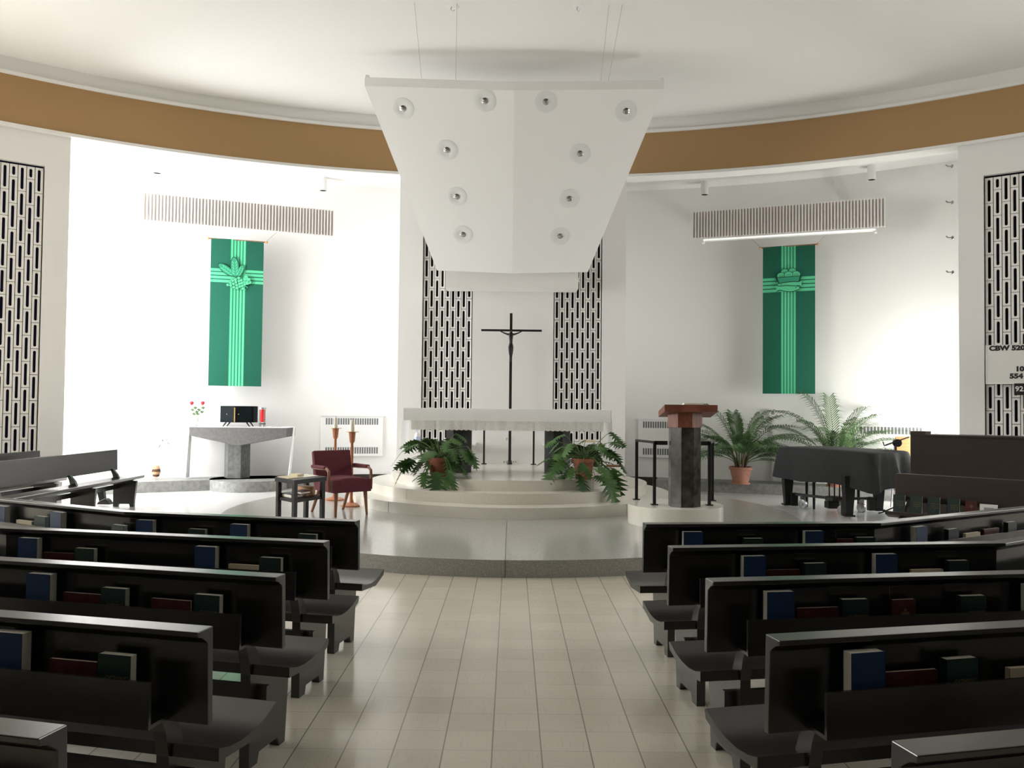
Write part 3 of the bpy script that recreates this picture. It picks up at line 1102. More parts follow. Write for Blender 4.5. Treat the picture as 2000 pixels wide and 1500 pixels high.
# ------------------------------------------------------------------ plants
def philo_leaf(mb, base, d, L, droop, roll):
    d = Vector(d).normalized()
    side = d.cross(Vector((0, 0, 1)))
    if side.length < .1:
        side = Vector((1, 0, 0))
    side.normalize()
    side = (side * math.cos(roll) + d.cross(side) * math.sin(roll)).normalized()
    nrm = side.cross(d).normalized()
    base = Vector(base)
    NL = 6
    mid = []
    for i in range(NL * 2 + 2):
        t = i / (NL * 2 + 1)
        mid.append(base + d * (L * t) + Vector((0, 0, -droop * L * t * t)))
    vs = list(mid)
    fs = []
    for sgn in (-1, 1):
        edge = []
        for i in range(len(mid)):
            t = i / (len(mid) - 1)
            wv = L * .54 * (math.sin(PI * min(1, t * .9 + .12)) ** .7) * (1 if i % 2 == 1 else .30)
            if i == 0:
                wv = L * .12
            if i == len(mid) - 1:
                wv = 0.004
            fwd = d * (L * .07 if i % 2 == 1 else -L * .01) * (1 if t > .25 else -1.2)
            edge.append(mid[i] + side * sgn * wv + fwd - Vector((0, 0, wv * .35)) + nrm * (wv * .15))
        b = len(vs)
        vs += edge
        for i in range(len(mid) - 1):
            fs.append((i, i + 1, b + i + 1, b + i) if sgn > 0 else (i, b + i, b + i + 1, i + 1))
    mb.add(vs, fs)


def philodendron(c, pot_r, pot_h, seed, label, heights, ang_bias):
    rn = random.Random(seed)
    t = thing('potted_philodendron', label, 'plant', c, 'potted plants before the altar')
    cx, cy, cz_ = c
    mb = MB(); mb.lathe([(pot_r * .72, 0), (pot_r * .92, pot_h * .8), (pot_r, pot_h * .8), (pot_r, pot_h), (pot_r * .9, pot_h), (pot_r * .86, pot_h * .9)], c, 28)
    p_ = mb.build('pot', M['terra'], t, smooth=True)
    mb = MB(); mb.lathe([(pot_r * .87, pot_h * .86), (pot_r * .87, pot_h * .93)], c, 24); mb.build('soil', M['soil'], t)
    lf, st = MB(), MB()
    for (ang, reach, h, L, dr) in heights:
        a = R_(ang)
        s0 = Vector((cx + rn.uniform(-.05, .05), cy + rn.uniform(-.05, .05), cz_ + pot_h * .9))
        e = Vector((cx + reach * math.cos(a), cy + reach * math.sin(a), cz_ + h))
        m1 = (s0 + e) / 2 + Vector((0, 0, .10 + max(0, (pot_h - h) * .6)))
        pts = [s0.lerp(m1, k) * (1 - k) + m1.lerp(e, k) * k for k in [i / 6 for i in range(7)]]
        st.tube(pts, [.007 - .004 * i / 6 for i in range(7)], 5)
        dv = Vector((math.cos(a + rn.uniform(-.8, .8)), math.sin(a + rn.uniform(-.8, .8)), -dr))
        philo_leaf(lf, e, dv, L, .35, rn.uniform(-.5, .5))
    st.build('stems', M['stem'], t, smooth=True)
    lf.build('foliage', M['leaf'], t)
    return t


rn = random.Random(3)


def mk(seed, n, hi):
    r = random.Random(seed)
    out = []
    for i in range(n):
        ang = 360 * i / n * 2.618 % 360
        # keep clear of the pillar behind
        back = math.sin(R_(ang)) > .35
        if 238 < ang < 302 and r.random() < .75:
            continue
        reach = r.uniform(.12, .24) if back else r.uniform(.14, .42)
        h = r.uniform(.02, hi) if not back else r.uniform(.28, hi)
        out.append((ang, reach, max(h, .06 if reach < .3 else .02), r.uniform(.16, .27), r.uniform(-.1, .9)))
    return out


pl = F(855, 934, .6)
ple = mk(11, 62, .55) + [(175, .30, .52, .26, .5), (182, .46, .42, .26, .9), (200, .45, .22, .28, 1.0), (268, .20, .10, .34, 1.2), (350, .42, .40, .26, .9), (10, .36, .36, .25, .6), (20, .25, .62, .2, .4), (300, .3, .12, .26, .6), (340, .35, .08, .26, .3)]
philodendron((pl.x, pl.y + .12, .6), .155, .28, 5, 'split-leaf plant in a terracotta pot left of the altar', ple, 0)
pl = F(1141, 937, .6)
pre = mk(23, 62, .55) + [(20, .42, .66, .24, .7), (150, .30, .62, .2, .2), (10, .36, .42, .26, .6), (345, .40, .14, .34, 1.1), (320, .38, .06, .32, .5), (200, .42, .16, .26, .5), (190, .48, .30, .22, .3), (250, .2, .08, .3, 1.0), (0, .45, .3, .24, 1.0)]
philodendron((pl.x, pl.y + .12, .6), .155, .29, 9, 'split-leaf plant in a terracotta pot right of the altar', pre, 0)


def frond(lf, st, base, ang, lean, L, droop, nl=21, ll=.38):
    a = R_(ang)
    hd = Vector((math.cos(a), math.sin(a), 0))
    pts = []
    K = 12
    for i in range(K + 1):
        t = i / K
        r = L * (math.sin(lean) * t + droop * t * t * .6)
        z_ = L * (math.cos(lean) * t - droop * t ** 2.4 * .75)
        pts.append(Vector(base) + hd * r + Vector((0, 0, z_)))
    st.tube(pts, [.008 - .006 * i / K for i in range(K + 1)], 5)
    for i in range(nl):
        t = .28 + .72 * (i + .5) / nl
        k = t * K
        i0 = min(int(k), K - 1)
        q = pts[i0].lerp(pts[i0 + 1], k - i0)
        d = (pts[i0 + 1] - pts[i0]).normalized()
        sd = d.cross(Vector((0, 0, 1)))
        if sd.length < .05:
            sd = Vector((-math.sin(a), math.cos(a), 0))
        sd.normalize()
        l = ll * (.55 + .45 * math.sin(PI * min(1, (t - .2) * 1.15))) * random.uniform(.85, 1.1)
        for sg in (-1, 1):
            dv = (d * .70 + sd * sg * .85 + Vector((0, 0, .22))).normalized()
            wv = d.cross(dv).cross(dv).normalized() * .0095
            m_ = q + dv * l * .5
            e = q + dv * l - Vector((0, 0, l * .42))
            lf.add([q - wv * .5, q + wv * .5, m_ + wv, m_ - wv, e], [(0, 1, 2, 3), (3, 2, 4)])


def palm(c, label, fr, pot, seed):
    random.seed(seed)
    t = thing('potted_palm', label, 'plant', c, 'potted palms on the right platform')
    r, h = pot
    mb = MB(); mb.lathe([(r * .75, 0), (r * .80, .0), (r * .8, .03), (r * .72, .03)], c, 28); mb.build('saucer', M['terrac'], t, smooth=True)
    mb = MB(); mb.lathe([(r * .66, .03), (r * .90, h * .82), (r, h * .84), (r, h), (r * .9, h), (r * .86, h * .9)], c, 28); mb.build('pot', M['terrac'], t, smooth=True)
    mb = MB(); mb.lathe([(r * .88, h * .86), (r * .88, h * .92)], c, 24); mb.build('soil', M['soil'], t)
    tr = MB()
    for i in range(9):
        a = i * 2.4
        b = Vector((c[0] + .08 * math.cos(a), c[1] + .08 * math.sin(a), c[2] + h * .9))
        tr.tube([b, b + Vector((.05 * math.cos(a), .05 * math.sin(a), .16)), b + Vector((.09 * math.cos(a), .09 * math.sin(a), .34))], [.022, .017, .009], 7)
    tr.build('stalks', M['bark'], t, smooth=True)
    lf, st = MB(), MB()
    fr = list(fr) + [(random.uniform(0, 360), random.uniform(15, 70), random.uniform(.5, .85), random.uniform(.4, .8)) for _ in range(16)]
    for (ang, lean, L, dr) in fr:
        b = Vector((c[0] + .05 * math.cos(R_(ang)), c[1] + .05 * math.sin(R_(ang)), c[2] + h * .9 + .08))
        frond(lf, st, b, ang + random.uniform(-8, 8), R_(lean * .85), L * 1.22, dr)
    st.build('frond_ribs', M['stem'], t)
    lf.build('foliage', M['palm'], t)
    return t


q = F(1450, 946, .2)
fr1 = [(185, 12, 1.35, .42), (170, 28, 1.2, .5), (200, 38, 1.1, .5), (160, 48, .95, .5), (205, 60, .8, .65), (10, 25, 1.4, .75), (355, 14, 1.15, .45), (0, 40, 1.15, .7), (330, 35, 1.0, .55), (20, 55, .95, .75), (340, 62, .85, .95), (260, 30, .9, .5), (285, 42, .8, .6), (235, 45, .85, .6), (300, 15, 1.0, .35), (240, 10, 1.05, .35), (90, 12, 1.05, .3), (180, 62, .75, .9), (350, 75, .7, .9), (15, 8, 1.0, .3)]
palm((q.x, q.y + .12, .2), 'bushy potted palm in terracotta between the lectern and the piano', fr1, (.215, .32), 4)
q = P(1632, 930, 15.15)
fr2 = [(178, 20, 1.5, .55), (188, 8, 1.5, .35), (165, 35, 1.25, .55), (195, 48, 1.2, .6), (175, 62, 1.15, .6), (0, 30, 1.5, .85), (8, 22, 1.45, .7), (352, 42, 1.2, .7), (340, 55, 1.0, .7), (20, 10, 1.3, .4), (270, 20, 1.1, .4), (250, 35, 1.0, .5), (300, 32, 1.05, .5), (225, 30, 1.1, .5), (315, 18, 1.15, .4), (90, 8, 1.25, .2), (205, 25, 1.15, .45), (5, 60, .9, .8)]
palm((q.x, q.y, .2), 'tall potted palm standing behind the covered piano', fr2, (.21, .32), 6)

# dracaena in striped basket, left niche
q = F(300, 934, .2)
c = (q.x, q.y + .08, .2)
t = thing('potted_dracaena', 'thin leggy plant in a striped straw pot by the left niche wall', 'plant', c)
mb = MB()
pr = [(.075, 0), (.10, .035), (.105, .07), (.115, .12), (.11, .17), (.10, .225), (.095, .235), (.08, .2)]
mb.lathe(pr, c, 24)
for i in range(len(mb.f)):
    k = i // 24
    mb.mi[i] = 1 if k in (1, 3) else 0
pot_ = mb.build('striped_pot', [M['basket'], M['basketd']], t, smooth=True)
mb = MB()
lv = MB()
for (path, n_, L) in (([(0, 0, .2), (.02, 0, .5), (-.18, 0, .95), (-.30, 0, 1.15)], 11, .30), ([(0, 0, .2), (.03, .02, .45), (-.05, .02, .62)], 10, .24), ([(0, 0, .2), (.06, 0, .4), (.13, 0, .66)], 9, .22)):
    pp = [Vector(c) + Vector(x) for x in path]
    mb.tube(pp, [.012] * (len(pp) - 1) + [.007], 6)
    for i in range(n_):
        a = i * 2.399
        el = random.uniform(-.5, .9)
        d = Vector((math.cos(a) * math.cos(el), math.sin(a) * math.cos(el) * .6, math.sin(el)))
        wv = d.cross(Vector((0, 0, 1))).normalized() * .011
        b_ = pp[-1]
        m_ = b_ + d * L * .5
        e_ = b_ + d * L - Vector((0, 0, L * .3))
        lv.add([b_ - wv * .5, b_ + wv * .5, m_ + wv, m_ - wv, e_], [(0, 1, 2, 3), (3, 2, 4)])
mb.build('stems', M['stem'], t)
lv.build('foliage', M['drac'], t)

# ================================================================== left niche: side altar
sa = thing('side_altar', 'grey stone side altar with a V-shaped front on one pillar', 'altar', (-5.03, 15.75, .2))
TZ = 1.165
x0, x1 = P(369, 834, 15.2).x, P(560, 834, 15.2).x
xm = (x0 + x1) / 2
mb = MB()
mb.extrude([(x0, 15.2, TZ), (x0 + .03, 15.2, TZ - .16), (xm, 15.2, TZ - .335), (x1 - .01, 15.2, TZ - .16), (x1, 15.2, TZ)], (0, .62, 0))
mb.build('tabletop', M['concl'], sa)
cx = P(460, 900, 15.6).x
mb = MB(); mb.prism([(cx + .245 * math.cos(R_(a)), 15.70 + .2 * math.sin(R_(a))) for a in (0, 60, 120, 180, 240, 300)], .2, TZ - .30)
mb.build('pillar', M['cpil'], sa)
sc2 = thing('altar_runner', 'narrow white cloth over the side altar hanging to the floor', 'tablecloth', (xm, 15.5, TZ))
mb = MB(); mb.box(x0 - .012, x1 + .012, 15.22, 15.78, TZ + .002, TZ + .012); mb.build('runner', M['cloth'], sc2)
for sg, xx in ((-1, x0), (1, x1)):
    mb = MB()
    rows = []
    for k in range(9):
        t_ = k / 8
        z_ = TZ + .012 - (TZ - .215) * t_
        rows.append([(xx + sg * (.012 + .012 * t_ * math.sin(j * 1.1 + k * .3)) + (-.05 * t_ if sg < 0 else -.07 * t_), (15.24 if sg < 0 else 15.62) + .13 * j / 14, z_) for j in range(15)])
    mb.rings(rows, caps=False, closed=False)
    o = mb.build('side_drop', M['cloth'], sc2, smooth=True)
    so = o.modifiers.new('thick', 'SOLIDIFY'); so.thickness = .012
ZT = TZ + .0125
# tabernacle
ta = P(430, 830, 15.45); tb = P(495, 830, 15.45)
cx = (ta.x + tb.x) / 2
hw = (tb.x - ta.x) / 2
tz0, tz1 = P(460, 825, 15.4).z, P(460, 793, 15.4).z
t = thing('tabernacle', 'black tabernacle with two doors and a gold bar on the side altar', 'tabernacle', (cx, 15.5, ZT))
mb = MB(); mb.prism([(cx - hw, 15.45), (cx, 15.32), (cx + hw, 15.45), (cx + hw, 15.70), (cx - hw, 15.70)], tz0, tz1); mb.build('body', M['tabern'], t)
for sg in (-1, 1):
    mb = MB()
    a = Vector((cx + sg * .012, 15.318, 0)); b = Vector((cx + sg * (hw - .03), 15.44, 0))
    mb.loft([(a.x, a.y, tz0 + .02), (b.x, b.y, tz0 + .02), (b.x, b.y, tz1 - .02), (a.x, a.y, tz1 - .02)], [(a.x, a.y - .012, tz0 + .02), (b.x, b.y - .012, tz0 + .02), (b.x, b.y - .012, tz1 - .02), (a.x, a.y - .012, tz1 - .02)])
    dr = mb.build('door', M['tabern'], t)
    mb = MB(); mb.sphere((cx + sg * .07 - (.08 if sg < 0 else 0), 15.33, (tz0 + tz1) / 2), .009); mb.build('knob', M['brass'], dr)
mb = MB(); mb.box(cx - .001, cx + .018, 15.285, 15.31, tz0 + .01, tz1 - .03); mb.build('gold_bar', M['brass'], t)
for sx in (-1, 1):
    for y in (15.42, 15.64):
        mb = MB(); mb.tube([(cx + sx * (hw - .12), y, tz0), (cx + sx * (hw - .06), y, ZT)], [.016, .009], 8); mb.build('leg', M['metal'], t)
# sanctuary lamp
q = P(511.5, 830, 15.4)
lz0, lz1 = ZT, P(512, 796, 15.4).z
t = thing('sanctuary_lamp', 'red glass sanctuary lamp beside the black tabernacle', 'lamp', (q.x, 15.42, ZT))
mb = MB()
for k in range(4):
    a = PI / 4 + k * PI / 2
    mb.tube([(q.x + .055 * math.cos(a), 15.42 + .055 * math.sin(a), lz0), (q.x + .055 * math.cos(a), 15.42 + .055 * math.sin(a), lz1 - .02)], .006, 6)
mb.build('frame', M['metal'], t)
mb = MB(); mb.lathe([(.065, lz0 + .05), (.065, lz0 + .065)], (q.x, 15.42, 0), 20); mb.build('holder_ring', M['metal'], t)
mb = MB(); mb.lathe([(.07, lz1 - .03), (.07, lz1), (.045, lz1)], (q.x, 15.42, 0), 20); mb.build('top_ring', M['steel'], t)
mb = MB(); mb.lathe([(.025, lz0 + .09), (.04, lz0 + .11), (.04, lz1 - .035)], (q.x, 15.42, 0), 16); mb.build('red_glass', M['red'], t, smooth=True)
# rose vase
for (pb, ptop, lb) in (((384, 832), (374.5, 787.5), 'single red rose leaning left in a slim glass on the side altar'), ((391, 830), (396, 787.5), 'single red rose leaning right in a slim glass on the side altar')):
    b_ = P(*pb, 15.4); e_ = P(*ptop, 15.4)
    t = thing('rose_stem', lb, 'rose', (b_.x, 15.4, ZT), 'roses on the side altar')
    if pb[0] == 384:
        b_, = (P(391, 831, 15.38),)
    else:
        b_, = (P(383, 831, 15.42),)
    y_ = 15.38 if pb[0] == 384 else 15.42
    b_.z = ZT + .004
    m_ = b_.lerp(e_, .5)
    mb = MB(); mb.tube([b_, m_, e_], .004, 6); mb.build('stem', M['stem'], t)
    mb = MB(); mb.sphere(e_, .034, 10, 7, (.85, .85, 1.1)); mb.lathe([(.018, -.03), (.036, .0), (.03, .03), (.02, .022)], e_, 10); mb.build('bloom', M['rose'], t)
    lf = MB()
    for k in range(4):
        p_ = b_.lerp(e_, .52 + .09 * k)
        sg = 1 if k % 2 else -1
        lf.add([p_, p_ + Vector((sg * .03, -.01, .03)), p_ + Vector((sg * .075, 0, .01)), p_ + Vector((sg * .035, .01, -.025))], [(0, 1, 2, 3)])
    lf.build('foliage', M['leaf'], t)
    mb = MB(); mb.lathe([(.012, 0), (.016, .004), (.011, .03), (.013, .12)], (b_.x, b_.y, ZT + .001), 12, caps=False); mb.build('glass', M['glass'], t, smooth=True)
q = P(531, 832, 15.4)
mb = MB(); mb.lathe([(.04, 0), (.06, .006), (.062, .012), (.04, .008)], (q.x, 15.4, ZT + .0005), 20)
tag(mb.build('small_dish', M['white'], smooth=True), 'small white dish on the side altar right of the red lamp', 'dish')
for px, lb in ((542, 'left'), (547, 'right')):
    q = P(px, 829, 15.45)
    mb = MB(); mb.lathe([(.018, 0), (.02, .05), (.008, .055)], (q.x, 15.45, ZT + .0005), 12)
    tag(mb.build('glass_cruet', M['glass'], smooth=True), 'tiny glass cruet at the right end of the side altar, %s one' % lb, 'cruet', 'cruets on the side altar')


# ------------------------------------------------------------------ convectors
def convector(pxc, half, py0, py1, label, slots):
    q = P(pxc, 850, 16.6)
    wp, ang = niche(q.x, 0)
    k = wp.y / 16.6
    q = P(pxc, 850, wp.y)
    wp, ang = niche(q.x, 0)
    za, zb = P(pxc, py1, wp.y).z, P(pxc, py0, wp.y).z
    X = frame((wp.x, wp.y - .03, 0), ang)
    t = thing('wall_convector', label, 'heater', (wp.x, wp.y, za), 'wall convectors in the niches')
    mb = MB(X); mb.box(-half, half, -.02, .02, za, zb); mb.build('panel', M['white'], t, bevel=.004)
    mb = MB(X); mb.box(-half - .01, half + .01, -.035, .02, zb - .01, zb + .018); mb.build('top_lip', M['white'], t)
    for nm, zc in (('upper_grille', zb - .115), ('lower_grille', za + .12)):
        mb = MB(X)
        for i in range(slots):
            x = -half + .09 + (2 * half - .18) * (i + .5) / slots
            wv = (2 * half - .18) / slots * .33
            mb.box(x - wv, x + wv, -.0215, -.0185, zc - .065, zc + .065)
        mb.build(nm, M['grille'], t)


convector(688, .62, 812, 891, 'white wall convector behind the maroon armchair and candle stands', 22)
convector(1306, .62, 819, 894, 'white wall convector behind the lectern', 22)
convector(1772, .62, 829, 900, 'white wall convector behind the music stand', 18)
# thermostat on conduit
wp, ang = niche(P(1516, 850, 15.9).x)
zt = P(1516, 808, wp.y).z
t = thing('wall_control_box', 'small wall box on a pale vertical conduit between the palms', 'thermostat', (wp.x, wp.y, .2))
X = frame((wp.x, wp.y - .012, 0), ang)
mb = MB(X); mb.box(-.026, .026, -.028, .003, .205, zt - .09); mb.build('conduit', M['board'], t)
mb = MB(X); mb.box(-.075, .075, -.07, .003, zt - .09, zt + .09); bx = mb.build('box', M['white'], t, bevel=.006)
mb = MB(X); mb.box(-.03, .02, -.075, -.0705, zt - .02, zt + .05); mb.build('dial', M['grey'], bx)


# ------------------------------------------------------------------ valances with fins
def valance(a, b, ztop, zbot, n, label, lamp):
    a, b = Vector(a), Vector(b)
    d = (b - a).normalized()
    ang = math.atan2(d.y, d.x)
    L = (b - a).length
    X = frame((a.x, a.y, 0), ang)
    t = thing('finned_light_valance', label, 'light fixture', ((a.x + b.x) / 2, (a.y + b.y) / 2, zbot), 'finned light valances above the banners')
    mb = MB(X); mb.box(0.0, L, .034, .05, zbot + .02, ztop - .02); mb.build('back_board', M['finback'], t)
    mb = MB(X)
    for i in range(n):
        x = L * i / (n - 1)
        mb.box(x - .012, x + .012, 0, .036, zbot, ztop)
    mb.build('fins', M['fin'], t)
    mb = MB(X)
    for x in (.3, L - .3):
        mb.box(x - .03, x + .03, 0.05, .09 + .85, ztop - .3, ztop - .22)
    mb.build('bracket', M['fin'], t)
    if lamp:
        mb = MB(X); mb.box(.17, L - .12, .03, .14, zbot - .05, zbot - .012); o = mb.build('lamp_batten', M['white'], t)
        mb = MB(X); mb.tube([(.2, .02, zbot - .035), (L - .15, .02, zbot - .035)], .016, 8); mb.build('lamp_tube', M['tube'], o, smooth=True)
        mb = MB(X)
        for x in (.19, L - .14):
            mb.box(x - .02, x + .02, .02, .15, zbot - .085, zbot - .05)
        mb.build('end_socket', M['white'], o)


pa, pb = P(281, 372, 14.45), P(652, 402, 15.65)
valance((pa.x, 14.45), (pb.x, 15.65), 5.36, 4.84, 60, 'white finned light valance above the grape banner', False)
pa2, pb2 = P(1353, 410, 15.65), P(1728, 379, 14.45)
valance((pa2.x, 15.65), (pb2.x, 14.45), 5.40, 4.87, 62, 'white finned light valance above the fish banner', True)
print('valance z', pa.z, pb.z, pa2.z, pb2.z, P(281, 428, 14.45).z, P(648, 457, 15.65).z, P(1357, 466, 15.65).z, P(1728, 440, 14.45).z)

# cylinder downlights under the niche ceiling
for (px, py, lb) in ((1376, 381, 'white cylinder spotlight at the right niche ceiling, nearer the canopy'), (1702, 352, 'white cylinder spotlight at the right niche ceiling, nearer the side wall'), (307, 339, 'white cylinder spotlight at the left niche ceiling, nearer the side wall'), (631, 373, 'white cylinder spotlight at the left niche ceiling, nearer the canopy')):
    q = F(px, py, 5.83)
    t = thing('cylinder_downlight', lb, 'lamp', (q.x, q.y, 5.83), 'cylinder spotlights in the niches')
    mb = MB(); mb.lathe([(.068, 5.84), (.075, 5.83), (.075, 6.10)], (q.x, q.y, 0), 24, caps=False); mb.build('housing', M['white'], t, smooth=True)
    mb = MB(); mb.lathe([(.068, 5.842), (.066, 5.86)], (q.x, q.y, 0), 20); mb.build('aperture', M['dark'], t)
for py, lb in ((323, 'top'), (394, 'second'), (463, 'third'), (531, 'lowest')):
    z_ = P(1860, py, 12.95).z
    t = thing('wall_hook', '%s small metal hook at the inner edge of the right screen wall' % lb, 'hook', (6.98, 12.99, z_), 'hooks along the right wall edge')
    mb = MB(); mb.tube([(7.0, 13.0, z_), (6.93, 13.0, z_), (6.90, 13.0, z_ + .025)], .011, 7); mb.build('arm', M['steel'], t)
    mb = MB(); mb.tube([(7.012, 13.0, z_), (7.0, 13.0, z_)], .03, 10); mb.build('plate', M['steel'], t)


# ------------------------------------------------------------------ banners
def banner(c1, c2, zt_, zb_, lines_x, lines_z, label, art):
    c1, c2 = Vector(c1), Vector(c2)
    d = (c2 - c1).normalized()
    Wd = (c2 - c1).length
    H = zt_ - zb_
    X = frame((c1.x, c1.y, zb_), math.atan2(d.y, d.x))
    t = thing('hanging_banner', label, 'banner', (c1.x + d.x * Wd / 2, c1.y + d.y * Wd / 2, zb_), 'green banners in the niches')
    mb = MB(X)
    xs = [0.0]
    xl = []
    for a, b in lines_x:
        xs += [a * Wd, b * Wd]
    xs.append(Wd)
    zs = [0.0]
    for a, b in sorted((1 - q[1], 1 - q[0]) for q in lines_z):
        zs += [a * H, b * H]
    zs.append(H)
    nzs = [zs[0]] + [zs[0] + (zs[1] - zs[0]) * k / 6 for k in range(1, 6)] + zs[1:]
    off = 5

    def wav(x, z):
        return .012 * math.sin(x / Wd * 7 + z * 1.5) * (1 - z / H) + .004 * math.sin(x * 15)
    for i in range(len(xs) - 1):
        for j in range(len(nzs) - 1):
            jj = j - off if j >= off else 0
            lx = i % 2 == 1
            lz = (j >= off) and (jj % 2 == 1)
            mb.m = 1 if (lx or lz) else 0
            q = [(xs[i], nzs[j]), (xs[i + 1], nzs[j]), (xs[i + 1], nzs[j + 1]), (xs[i], nzs[j + 1])]
            mb.add([(x, wav(x, z), z) for x, z in q], [(0, 1, 2, 3)])
            mb.m = 0
            mb.add([(x, wav(x, z) + .008, z) for x, z in q], [(3, 2, 1, 0)])
    mb.build('cloth', [M['green'], M['lime']], t)
    mb = MB(X); mb.tube([(-.05, .01, H - .01), (Wd + .05, .01, H - .01)], .012, 8); mb.build('rod', M['legwood'], t)
    for x_ in (-.05, Wd + .05):
        mb = MB(X); mb.sphere((x_, .01, H - .01), .026); mb.build('finial', M['tan'], t)
    mb = MB(X); mb.tube([(-.04, .0, H), (-.24, .05, H + .21)], .004, 5); mb.tube([(Wd + .04, .0, H), (Wd + .24, .05, H + .21)], .004, 5); mb.build('cord', M['cable'], t)
    em = MB(X)
    art(em, Wd, H)
    em.build('emblem', [M['lime'], M['midg'], M['outl']], t)
    return t


def disc(em, x, z, r, y, n=14, sx=1, sz=1, rot=0):
    pts = []
    for k in range(n):
        a, b = r * sx * math.cos(2 * PI * k / n), r * sz * math.sin(2 * PI * k / n)
        pts.append((x + a * math.cos(rot) - b * math.sin(rot), y, z + a * math.sin(rot) + b * math.cos(rot)))
    em.add(pts, [tuple(range(n))])


def art_grapes(em, Wd, H):
    # crop scale: banner 430 x 1235 units
    u = Wd / 430
    ox, oz = -182, 150

    def pt(x, y):
        return (x + ox) * u, H - (y - oz) * u

    def ear(x0, y0, x1, y1, n, r):
        em.m = 2
        a, b = Vector(pt(x0, y0)), Vector(pt(x1, y1))
        rot = math.atan2(b.y - a.y, b.x - a.x)
        mdl = (a + b) / 2
        disc(em, mdl.x, mdl.y, (b - a).length * .56, -.020, 16, 1, .42, rot)
        em.m = 1
        disc(em, mdl.x, mdl.y, (b - a).length * .52, -.022, 16, 1, .38, rot)
        em.m = 0
        for k in range(n):
            q = a.lerp(b, .15 + .75 * k / n)
            for sg in (-1, 1):
                nx, nz = -math.sin(rot) * sg, math.cos(rot) * sg
                disc(em, q.x + nx * r * u * .9, q.y + nz * r * u * .9, r * u, -.024, 8, 1.0, .28, rot + sg * .6)
    ear(385, 470, 370, 310, 5, 15)
    ear(370, 460, 250, 375, 5, 13)
    ear(405, 465, 445, 370, 4, 12)
    for (x, y) in ((322, 546), (343, 527), (347, 550), (362, 508), (368, 535), (372, 563), (384, 498), (388, 520), (394, 545), (398, 570), (410, 482), (412, 508), (416, 532), (420, 556), (432, 500), (436, 524), (440, 548), (444, 572), (456, 512), (460, 535)):
        a, b = pt(x, y)
        em.m = 2; disc(em, a, b, 13.5 * u, -.026)
        em.m = 0; disc(em, a, b, 11.5 * u, -.028)
    for (x, y, r) in ((470, 470, 18), (492, 492, 17), (500, 515, 16), (480, 520, 18), (462, 490, 16)):
        a, b = pt(x, y)
        em.m = 2; disc(em, a, b, (r + 2) * u, -.029, 7)
        em.m = 0; disc(em, a, b, r * u, -.031, 7)
    pts = [pt(470 + 12 * math.cos(k * .6) * (1 + .05 * k), 566 - 14 * math.sin(k * .6)) for k in range(9)]
    em.tube([(a, -.026, b) for a, b in pts], 2 * u, 5)


def art_loaves(em, Wd, H):
    u = Wd / 440
    ox, oz = -210, 170

    def pt(x, y):
        return (x + ox) * u, H - (y - oz) * u

    def poly(pts, m, y):
        em.m = m
        em.add([(pt(a, b)[0], y, pt(a, b)[1]) for a, b in pts], [tuple(range(len(pts)))])
    k = 0
    for (x, y, r) in ((398, 405, 31), (462, 402, 31), (368, 438, 34), (492, 434, 36), (430, 432, 34)):
        a, b = pt(x, y)
        em.m = 2; disc(em, a, b, (r + 4) * u, -.018 - .002 * k, 18, 1, .85)
        em.m = 0; disc(em, a, b, r * u, -.019 - .002 * k, 18, 1, .85)
        em.m = 2
        for dx in (-.3, .1, .45):
            x_, z_ = a + dx * r * u, b + .25 * r * u
            em.add([(x_, -.0195 - .002 * k, z_), (x_ + 2 * u, -.0195 - .002 * k, z_), (x_ - 3 * u, -.0195 - .002 * k, z_ - r * .5 * u), (x_ - 5 * u, -.0195 - .002 * k, z_ - r * .5 * u)], [(0, 1, 2, 3)])
        k += 1
    poly([(318, 456), (335, 450), (528, 446), (546, 436), (520, 506), (348, 506)], 2, -.031)
    poly([(334, 454), (524, 451), (514, 500), (352, 500)], 1, -.033)

    def fish(x0, x1, yc, flip, y):
        top = []
        bot = []
        n = 12
        for i in range(n + 1):
            t_ = i / n
            hw_ = 24 * math.sin(PI * min(1, t_ * .8 + .14)) if t_ < .86 else 9 + (t_ - .86) * 130
            xx = x0 + (x1 - x0) * t_
            yy = yc + 5 * math.sin(t_ * 5)
            top.append((xx, yy - hw_))
            bot.append((xx, yy + hw_))
        for gr, m, dy in ((6, 2, 0), (0, 0, -.002)):
            poly([(a, b - gr) for a, b in top] + [(a, b + gr) for a, b in reversed(bot)], m, y + dy)
        em.m = 2
        ex = x0 + (x1 - x0) * .14
        a, b = pt(ex, yc - 3)
        disc(em, a, b, 4.5 * u, y - .003, 8)
    fish(340, 540, 520, 1, -.035)
    fish(520, 328, 552, -1, -.039)


def stripes(a, b, n, g):
    w_ = (b - a - g * (n - 1)) / n
    return [(a + i * (w_ + g), a + i * (w_ + g) + w_) for i in range(n)]


bl, br = P(412.5, 465, 15.55), P(515.5, 471, 15.85)
banner((bl.x, bl.y), (br.x, br.y), (bl.z + br.z) / 2, P(458, 754, 15.7).z, stripes(.375, .655, 5, .017), stripes(.205, .298, 4, .007), 'green banner with cross, wheat and grapes on the bright left niche wall', art_grapes)
bl, br = P(1490, 482, 15.85), P(1592, 477, 15.45)
banner((bl.x, bl.y), (br.x, br.y), (bl.z + br.z) / 2, P(1540, 769, 15.65).z, stripes(.36, .635, 5, .017), stripes(.215, .312, 4, .007), 'green banner with cross, loaves and fishes above the palms', art_loaves)

